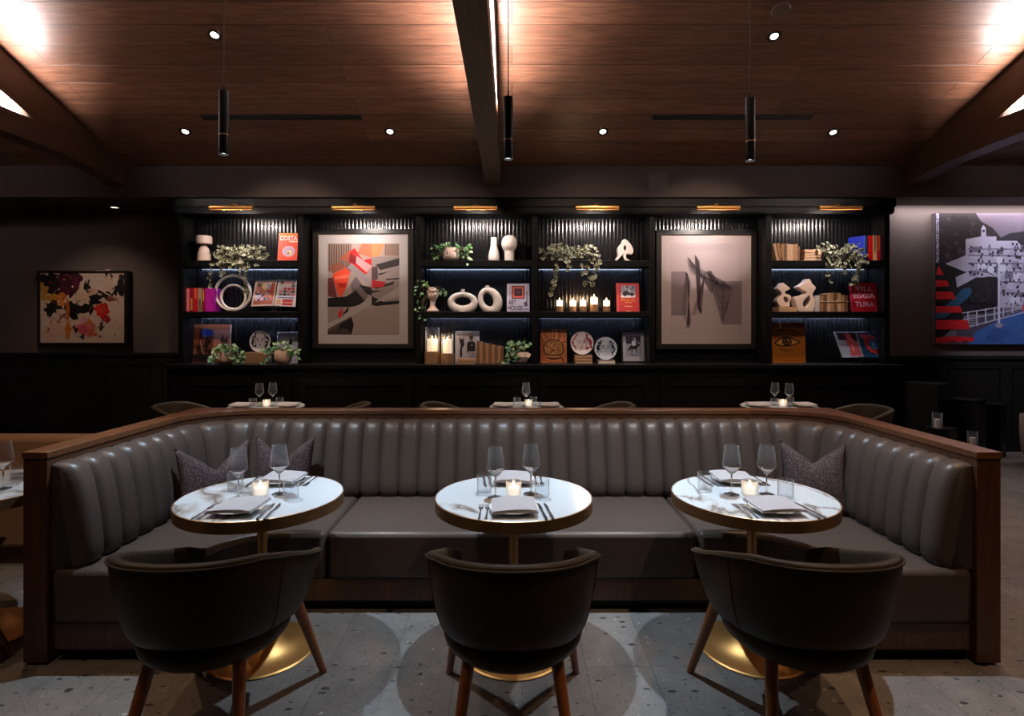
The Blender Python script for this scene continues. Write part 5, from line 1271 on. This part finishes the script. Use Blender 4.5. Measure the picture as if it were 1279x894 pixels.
# --- plates on supports
def face_plate(label, px, py, r, z0, c_ink, c_base, Y=6.95, sx=1.0, tilt=0):
    s = Y/F; R = r*s
    t = thing('decorative_plate', label, 'plate', (WX(px, Y), Y, z0))
    b = MB().lathe([(0, .006), (R*.55, .006), (R*.62, .010), (R*.95, .020), (R, .022), (R*.99, .018), (R*.6, .002), (0, .0)], 44, cap=False, sx=sx)
    b.xf(Matrix.Translation((0, 0, R)) @ Matrix.Rotation(radians(90), 4, 'X')); b.build('dish', mat('plate_'+c_base, c_base, .18, var=.02), t)
    A = Art(); ik = K(c_ink, .2); rg = random.Random(int(px))
    for sg in (-1, 1):                                                   # hair locks at both sides
        for k in range(12):
            a = pi/2+sg*(.55+k*.16); rr = R*rg.uniform(.62, .86); A.blob(rr*cos(a)*sx, rr*sin(a), R*rg.uniform(.05, .10), ik, rg, None, 9, .45)
    for sg in (-1, 1): A.line([(sg*R*.42*sx, R*.40), (sg*R*.46*sx, 0), (sg*R*.30*sx, -R*.42), (sg*R*.05*sx, -R*.62)], R*.03, ik)
    for sg in (-1, 1): A.line([(sg*R*x*sx, R*y) for x, y in ((.10, .20), (.22, .25), (.36, .20))], R*.05, ik); A.disc(sg*R*.22*sx, R*.08, R*.085*sx, ik, R*.045)
    A.line([(R*.02, R*.1), (R*.05, -R*.12), (-R*.03, -R*.15)], R*.03, ik); A.disc(0, -R*.33, R*.12*sx, ik, R*.04)
    A.build('painted_face', t, loc=(0, -.0225-.0012, R))
    for o in t.children: pass
    b = MB()
    for sg in (-1, 1): b.tube([(sg*R*.4, -.03, .004), (sg*R*.4, -.012, .004), (sg*R*.4, .012, .10), (sg*R*.4, .05, .003)], .003, 6)
    b.build('stand', M['black_matte'], t)
    t.rotation_euler = (radians(-6), 0, tilt)
    return t
bx0, bx1 = WX(308, 6.93), WX(336, 6.93)
hb = S_(13.4, 6.93)
b = MB().box(bx0, bx1, 6.87, 7.03, ZCT, ZCT+hb)
tag(b.build('wooden_block', M['driftwood'], bevel=.004, smooth=0), 'rough wooden block holding the black and white plate', 'block')
face_plate('black and white oval plate with a drawn face on a wooden block', 325, 424, 13.6, ZCT+hb, '17141c', 'c6c2cc', sx=.92, tilt=.15)
zq = ZCT
for i in range(3):
    hh = S_(3.5); flatbook(f'{("bottom", "middle", "top")[i]} brown book under the red face plate', 717.2, 739, zq, hh, [M['oldbook3'], M['oldbook'], M['oldbook3']][i], Y=6.93, group='books under the red plate', rz=[0, .02, -.01][i]); zq += hh
face_plate('round plate with a face drawn in red, on three stacked books', 727, 429, 14.3, zq, '8f1a34', 'd6d0dc')
flatbook('single book under the blue face plate', 746, 767, ZCT, S_(4), K('7a5a58'), Y=6.93)
face_plate('round plate with a face drawn in navy, on a single book', 756.5, 437, 14.2, ZCT+S_(4), '141c3a', 'bac8de')

# --- candles on the shelves
def mk_pillar(label):
    t = thing('votive_candle', label, 'candle'); s = S_(1)
    MB().lathe([(0, 0), (4.5*s, 0), (4.6*s, .5*s), (4.6*s, 7*s), (4.2*s, 7.2*s), (4.0*s, 5*s), (0, 5*s)], 24, cap=False).build('wood_base', M['driftwood'], t)
    MB().lathe([(0, 5.2*s), (3.7*s, 5.2*s), (3.8*s, 13.5*s), (3.2*s, 14.2*s), (0, 13.6*s)], 24, cap=False).build('wax', emis('pillar_wax', (1, .78, .52), 2.6), t)
    MB().lathe([(.001, 13.6*s), (.006, 14.4*s), (.007, 15.2*s), (.003, 16.6*s), (0, 17.4*s)], 10, cap=False).build('flame', M['flame'], t)
    return t
VL = ['leftmost of the five lit candles', 'second from left of the five lit candles', 'middle one of the five lit candles', 'tallest of the five lit candles', 'rightmost of the five lit candles']
for i, (px, dy) in enumerate(((699, 0), (715.8, .02), (728, -.01), (742, 0), (757.5, 0))):
    o = put('pillar', mk_pillar, VL[i]+' on the middle shelf', (WX(px, 6.91), 6.91+dy, ZT2), 0, 'five lit candles in a row')
    if i == 3: o.scale = (1.12, 1.12, 1.28)
def hurricane(label, px, wpx, top_px, base_px, wax_top, Y=6.89):
    s = Y/F; t = thing('hurricane_lamp', label, 'candle lantern', (WX(px, Y), Y, ZCT), group='glass hurricane lamps'); hb = (454.2-base_px)*s; r = wpx/2*s
    MB().lathe([(0, 0), (r*1.08, 0), (r*1.08, hb), (0, hb)], 30, cap=False).build('wood_base', M['driftwood'], t, smooth=40)
    ht = (454.2-top_px)*s; MB().lathe([(0, hb+.0005), (r*.95, hb+.0005), (r*.95, ht), (r*.91, ht), (r*.91, hb+.004), (0, hb+.004)], 32, cap=False).build('glass_cylinder', M['tumbler'], t)
    hw = (454.2-wax_top)*s; MB().lathe([(0, hb+.0045), (r*.72, hb+.0045), (r*.72, hw), (r*.6, hw+.006), (0, hw)], 28, cap=False).build('wax', emis('hurricane_wax', (1, .74, .50), .65), t)
    MB().lathe([(.001, hw), (.006, hw+.008), (.006, hw+.016), (.0, hw+.04)], 10, cap=False).build('flame', M['flame'], t)
hurricane('taller glass hurricane lamp with a lit pillar candle', 540, 18, 409, 439.5, 424)
hurricane('shorter glass hurricane lamp with a lit pillar candle', 558.7, 15.6, 417, 442, 425)

# --- plants
def heart(b, p, d, up, size, m, rg):
    d = d.normalized(); w = d.cross(up).normalized(); n = w.cross(d)
    pts = [(0, 0), (.10, .34), (.38, .40), (.70, .26), (1, 0), (.70, -.26), (.38, -.40), (.10, -.34)]
    mid = [(.05, 0), (.38, 0), (.72, 0)]
    vs = [p+d*x*size+w*y*size+n*size*.18*abs(y) for x, y in pts]+[p+d*x*size for x, y in mid]
    fs = [(0, 1, 8), (1, 2, 9, 8), (2, 3, 10, 9), (3, 4, 10), (4, 5, 10), (5, 6, 9, 10), (6, 7, 8, 9), (7, 0, 8)]
    b.add(vs, fs, m)
def disc_leaf(b, p, nrm, size, rg):
    nrm = nrm.normalized(); u = nrm.cross(Vector((rg.uniform(-1, 1), .3, rg.uniform(-1, 1)))).normalized(); w = nrm.cross(u); k = 8
    ro = [p+(u*cos(2*pi*i/k)+w*sin(2*pi*i/k)*.9)*size/2 for i in range(k)]; ri = [p+(u*cos(2*pi*i/k)+w*sin(2*pi*i/k)*.9)*size*.37-nrm*size*.08 for i in range(k)]
    vs = ro+ri
    b.add(vs, [(i, (i+1) % k, k+(i+1) % k, k+i) for i in range(k)], 0); b.add(ri, [tuple(range(k))], 1)
def trailing(label, z, pxc, clumps, tails, seed, Y=6.86, leaf=.046):
    """clumps: (px, py, rx, ry, n); tails: list of (polyline px, n)"""
    rg = random.Random(seed); t = thing('trailing_plant', label, 'plant', (WX(pxc, Y), Y, z), group='variegated trailing plants')
    b = MB(); st = MB(); o = t.location; s = Y/F
    for px, py, rx, ry, n in clumps:
        c = Vector(W(px, py, Y))-o
        for k in range(n):
            a = rg.uniform(0, 2*pi); r = sqrt(rg.random())
            p = c+Vector((rx*s*r*cos(a), rg.uniform(-.08, .06), ry*s*r*sin(a))); p.y = max(p.y, -.115)
            if p.z < -.01 and p.y > -.075: p.y = -rg.uniform(.08, .12)      # leaves hanging past the shelf edge hang in front of it
            disc_leaf(b, p, Vector((rg.uniform(-.9, .9), -1, rg.uniform(-.5, 1.0))), leaf*rg.uniform(.7, 1.15), rg)
            if k % 3 == 0: st.tube([Vector((c.x, -.02, .03)), (Vector((c.x, -.04, .06))+p)/2+Vector((0, 0, .02)), p], .0018, 5)
    for line, n in tails:
        pts = [Vector(W(px, py, Y))-o+Vector((0, -.10, 0)) for px, py in line]; st.tube(pts, .0018, 5)
        for k in range(n):
            q = rg.random()*(len(pts)-1); i = min(int(q), len(pts)-2); p = pts[i].lerp(pts[i+1], q-i)+Vector((rg.uniform(-.025, .025), rg.uniform(-.015, .015), rg.uniform(-.015, .015)))
            disc_leaf(b, p, Vector((rg.uniform(-.7, .7), -1, rg.uniform(-.5, .6))), leaf*rg.uniform(.6, 1.0), rg)
    b.build('foliage', [M['leaf_c'], M['leaf_d']], t, smooth=0)
    st.build('stems', M['stem'], t)
    MB().lathe([(0, 0), (.05, 0), (.07, .03), (.078, .075), (.072, .075), (.06, .03), (0, .02)], 24, cap=False).build('pot', mat('dark_pot', (.03, .025, .022), .6), t)
    return t
trailing('variegated plant trailing over the ring sculpture', ZT1, 300, [(280, 318, 15, 11, 62), (302, 316, 18, 10, 72), (322, 316, 13, 10, 48), (300, 331, 30, 5, 36)], [([(271, 330), (268, 345), (267, 359)], 13), ([(283, 333), (283, 348)], 6), ([(311, 331), (311, 350), (313, 366)], 26), ([(305, 331), (306, 345)], 9)], 1)
trailing('variegated plant with one long tail, left of the pair above the candles', ZT1, 692, [(684, 317, 13, 10, 46), (698, 314, 14, 11, 56), (706, 322, 8, 7, 18)], [([(694, 330), (693, 345), (690, 358), (686, 369)], 34), ([(709, 330), (710, 337)], 5)], 2)
trailing('variegated plant with a forked tail, right of the pair above the candles', ZT1, 733, [(722, 314, 12, 8, 36), (734, 316, 12, 11, 52), (743, 323, 7, 9, 28)], [([(745, 330), (741, 345), (737, 357)], 30), ([(738, 345), (731, 352), (728, 356)], 8), ([(727, 330), (727, 343)], 5), ([(732, 330), (733, 342)], 8)], 3)
trailing('variegated plant trailing beside the big red book at the right', ZT1, 1052, [(1030, 314, 11, 10, 40), (1046, 318, 14, 11, 56), (1066, 316, 15, 13, 72), (1052, 330, 26, 6, 34)], [([(1029, 328), (1029, 343), (1032, 356)], 14), ([(1048, 332), (1049, 345)], 8), ([(1066, 330), (1064, 345), (1058, 357)], 22), ([(1069, 330), (1066, 348), (1061, 362)], 10)], 4)
def ivy(b, st, o, spots, rg, Y, leaf=.05, back=0.0, root=(0, -.01, .09)):
    root = Vector(root)
    """spots: (px, py, rx, ry, n)"""
    s = Y/F
    for px, py, rx, ry, n in spots:
        c = Vector(W(px, py, Y))-o
        for k in range(n):
            a = rg.uniform(0, 2*pi); r = sqrt(rg.random()); p = c+Vector((rx*s*r*cos(a), rg.uniform(-.09, .03)-back, ry*s*r*sin(a)))
            d = Vector((cos(a)*.8+rg.uniform(-.4, .4), rg.uniform(-.7, .1), rg.uniform(-.9, .5)))
            heart(b, p, d, Vector((rg.uniform(-.3, .3), -1, .8)), leaf*rg.uniform(.65, 1.2), 0 if rg.random() < .62 else 1, rg)
            if k % 2 == 0: st.tube([root, root.lerp(p, .6)+Vector((0, -.02, .03)), p], .002, 5)
def pot_plant(label, px, z, prof, m, spots, seed, Y=6.87, sx=1, cat='plant', name='potted_ivy', leaf=.05, extra=None):
    rg = random.Random(seed); t = thing(name, label, cat, (WX(px, Y), Y, z), group='potted green ivies'); b = MB(); st = MB()
    ivy(b, st, t.location, spots, rg, Y, leaf); b.build('foliage', [M['leaf'], M['leaf_l']], t, smooth=0); st.build('stems', M['stem'], t)
    s = Y/F; p = MB().lathe([(r*s, h*s) for r, h in prof], 32, cap=False, sx=sx)
    if extra: extra(p, s)
    p.build('pot', m, t)
    return t
bowl = [(0, 0), (6, 0), (9.5, 2.5), (11, 7), (11, 13), (10.2, 15), (9.4, 14), (9.4, 8), (0, 6)]
def nosehandle(p, s): p.tube(ellipse_ring((-4*s, -10.6*s, 8*s), 2.0*s, 3*s, 0, 20), .7*s, 8, closed=True)
pot_plant('ivy in a round clay pot before the brown picture panel', 282.5, ZCT, [(0, 0), (6, 0), (9, 2), (10.4, 6), (10.2, 13), (9.6, 15), (8.8, 14), (8.6, 7), (0, 6)], M['clay'], [(284, 434, 13, 6, 46), (298, 443, 9, 9, 34), (270, 444, 6, 7, 14), (266, 458, 4, 10, 12), (291, 450, 6, 4, 8)], 21, Y=6.72, leaf=.052)
pot_plant('ivy in a smooth clay bowl before the small pale frame', 353.5, ZCT, [(0, 0), (6, 0), (9.5, 3), (10.8, 8), (10.6, 15), (10, 17), (9, 16), (9, 8), (0, 6)], M['clay'], [(353, 433, 12, 6, 36), (338, 441, 8, 8, 26), (368, 441, 7, 8, 20), (331, 452, 4, 4, 6)], 22, Y=6.74, leaf=.048)
pot_plant('ivy in a blush bowl with handles on the top shelf', 563.5, ZT1, [(0, 0), (6, 0), (9, 2), (10.2, 6), (10.0, 13), (9.4, 16), (8.6, 15), (8.4, 8), (0, 6)], M['blush'], [(562, 308, 12, 5, 22), (578, 312, 10, 8, 32), (549, 310, 8, 7, 14), (544, 322, 3, 5, 6), (583, 325, 5, 6, 12)], 23, Y=6.88, leaf=.046, extra=nosehandle)
def shell(p, s):
    for k in range(9):
        a = -.9+k*.225; p.tube([(2*s, -5*s, 1*s), (2*s+6*s*sin(a)+2*s, -9*s, 7*s+2*s*cos(a)), (2*s+9*s*sin(a)+2*s, -7.5*s, 9*s+5.5*s*cos(a))], [.8*s, 1.5*s, 1.1*s], 8)
pot_plant('ivy in a ribbed shell-shaped pot on the counter', 651, ZCT, [(0, 0), (5, 0), (8, 3), (9.5, 8), (9.6, 13), (8.8, 14), (8.4, 8), (0, 6)], M['blush'], [(645, 432, 12, 8, 48), (640, 445, 8, 6, 22), (629, 452, 6, 2, 8), (656, 430, 6, 6, 12)], 24, Y=6.84, leaf=.048, extra=shell)
# head-shaped planter
Yh = 6.88; s6 = Yh/F; rg = random.Random(25)
t = thing('head_planter', 'ivy growing from a pale head-shaped planter on the middle shelf', 'plant', (WX(540.5, Yh), Yh, ZT2), group='potted green ivies')
hb_ = MB(); hb_.sphere((0, 0, 21.5*s6), 6.6*s6, 7.4*s6, 9.2*s6, 64, 48)
fd = Vector((.55, -.84, 0)).normalized(); sd = Vector((fd.y, -fd.x, 0)); cc = Vector((0, 0, 21.5*s6)); nv = []
for p in hb_.v:
    v = Vector(p)-cc; f = v.dot(fd)/s6; l = v.dot(sd)/s6; z_ = v.z/s6; add = 0
    if f > 1:
        add += 2.3*math.exp(-(l/1.0)**2-((z_+.9)/1.7)**2)+.9*math.exp(-(l/1.3)**2-((z_-1.0)/1.6)**2)      # nose
        add -= 1.3*math.exp(-((abs(l)-2.5)/1.2)**2-((z_-1.1)/.9)**2)                                    # eye sockets
        add += .7*math.exp(-((abs(l)-2.5)/.7)**2-((z_-.9)/.45)**2)+.6*math.exp(-((abs(l)-2.4)/1.5)**2-((z_-2.4)/.6)**2)
        add += 1.1*math.exp(-(l/1.5)**2-((z_+3.9)/.45)**2)+1.0*math.exp(-(l/1.3)**2-((z_+5.0)/.5)**2)   # lips
        add += 1.5*math.exp(-(l/1.9)**2-((z_+7.4)/1.3)**2)                                              # chin
    k_ = 1-.10*max(0, -z_-2)/7.5
    nv.append(tuple(cc+Vector((v.x*k_, v.y*k_, v.z))+fd*add*s6))
hb_.v = nv
hb_.lathe([(7.6*s6, 0), (7.8*s6, 1.4*s6), (6.2*s6, 3.2*s6), (3.9*s6, 5.6*s6), (3.3*s6, 9*s6), (3.5*s6, 14*s6)], 32)
for i in range(70):                                                  # curls over the crown and the back of the head
    zf = rg.uniform(-.35, .95); a_ = rg.uniform(0, 2*pi); r_ = sqrt(1-zf*zf); d_ = Vector((r_*cos(a_), r_*sin(a_), zf))
    if d_.dot(fd) > .15+.5*zf or zf < -.1 and d_.dot(fd) > -.3: continue
    hb_.sphere((d_.x*6.9*s6, d_.y*7.6*s6, 21.5*s6+d_.z*9.3*s6), 1.35*s6, None, None, 10, 7)
for i in range(13):                                                  # hair line over the brow
    t_ = -1.3+2.6*i/12; d_ = fd*cos(t_)+sd*sin(t_); hb_.sphere((d_.x*6.3*s6, d_.y*6.9*s6, (26.2-.9*t_*t_)*s6), 1.25*s6, None, 1.3*s6, 10, 7)
hb_.build('head', M['blush'], t, smooth=180)
b = MB(); st = MB(); ivy(b, st, t.location, [(528, 356, 6, 5, 28), (524, 368, 3, 8, 18), (554, 367, 3, 6, 8), (526, 387, 4, 7, 18), (529, 396, 2, 5, 6)], rg, Yh, .045, .0, (-.03, .02, .27))
b.build('foliage', [M['leaf'], M['leaf_l']], t, smooth=0); st.build('stems', M['stem'], t)
# =================================================================== lamps
DN = (0, 0, 0)
for X, ya, yb, px, lab in PEND:                                     # pendant spots, cool white
    light('pendant_spot', 'SPOT', (X, 3.05, WZ(yb, 3.05)+.006), 190, COOL, DN, spot_size=radians(82), spot_blend=.8, shadow_soft_size=.012)
for i, (px, py, lab) in enumerate(DL):                              # recessed ceiling spots, warm
    p = on_ceiling(px, py); light('downlight_spot', 'SPOT', (p[0], p[1]-.006, p[2]-.03), (60, 60, 100, 100, 100, 100)[i]*(2.6 if i < 2 else 1), (1, .76, .56), (radians(36) if i < 2 else 0, 0, 0), spot_size=radians(66), spot_blend=.5, shadow_soft_size=.035)
for X, Y, e in ((-2.75, 3.3, 110), (2.45, 3.3, 140), (-3.6, 2.2, 50), (3.6, 2.4, 60)):                # the same ceiling row nearer the viewer, out of frame
    light('downlight_spot', 'SPOT', (X, Y, ceilZ(Y)-.05), e, (1, .62, .36), DN, spot_size=radians(75), spot_blend=.5, shadow_soft_size=.035)
for X, e, c in ((1.75, 330, (1, .62, .36)), (-2.0, 150, (1, .66, .42))): light('downlight_spot', 'SPOT', (X, .9, ceilZ(.9)-.05), e, c, (radians(22), 0, 0), spot_size=radians(64), spot_blend=.6, shadow_soft_size=.035)
for X in (-.95, .95): light('downlight_spot', 'SPOT', (X, 4.0, ceilZ(4.0)-.05), 150, (1, .76, .56), (radians(45), 0, 0), spot_size=radians(52), spot_blend=.6, shadow_soft_size=.035)
for px in PLX:                                                      # picture lights
    x, z = WX(px, 6.52), WZ(259.5, 6.52)
    light('picture_lamp', 'AREA', (x, 6.525, z-.026), 8, (1, .88, .80), (radians(38), 0, 0), shape='RECTANGLE', size=.22, size_y=.02, spread=radians(150))
for xm in (-.231, -4.6665, 4.725):                                    # upward strips on the ties, inside the beam gaps
    for sg in (-1, 1):
        light('beam_uplight', 'AREA', (xm+sg*.066, 4.62, 3.558), 95, (1, .92, .92), (0, radians(180-sg*25), 0), shape='RECTANGLE', size=.035, size_y=1.25)
light('wall_wash', 'AREA', (7.1, 7.0, 3.09), 32, (1, .90, .92), (radians(10), 0, 0), shape='RECTANGLE', size=4.6, size_y=.05)
light('wall_spot', 'SPOT', (-5.4, 6.3, 3.0), 24, (1, .74, .55), (radians(38), 0, 0), spot_size=radians(80), spot_blend=.8, shadow_soft_size=.04)
light('canvas_spot', 'SPOT', (6.6, 5.2, 3.8), 150, (.80, .84, 1), (radians(48), 0, 0), spot_size=radians(50), spot_blend=.6, shadow_soft_size=.04)
for X, Y, z, e in ((WX(728, 6.85), 6.84, ZT2+.17, 4.5), (WX(549, 6.82), 6.80, ZCT+.30, 2.2)):
    light('candle_glow', 'POINT', (X, Y, z), e, (1, .62, .34), shadow_soft_size=.05)
w = bpy.data.worlds.new('World'); bpy.context.scene.world = w; w.use_nodes = True
w.node_tree.nodes['Background'].inputs[0].default_value = (.50, .42, .40, 1); w.node_tree.nodes['Background'].inputs[1].default_value = .02

# =================================================================== camera
cd = bpy.data.cameras.new('camera'); cam = bpy.data.objects.new('camera', cd); C.objects.link(cam)
cam.location = (0, 0, CH); cam.rotation_euler = (pi/2, 0, 0)
cd.sensor_fit = 'HORIZONTAL'; cd.sensor_width = 36; cd.lens = F/1279*36; cd.shift_y = (CY-447)/1279; cd.clip_start = .05
sc = bpy.context.scene; sc.camera = cam
sc.view_settings.view_transform = 'Standard'; sc.view_settings.look = 'None'; sc.view_settings.exposure = 0; sc.view_settings.gamma = 1; sc.view_settings.use_curve_mapping = False
sc.cycles.max_bounces = 16; sc.cycles.transmission_bounces = 16; sc.cycles.diffuse_bounces = 4; sc.cycles.glossy_bounces = 4; sc.cycles.transparent_max_bounces = 16; sc.cycles.sample_clamp_indirect = 4
sc.cycles.caustics_reflective = False; sc.cycles.caustics_refractive = False
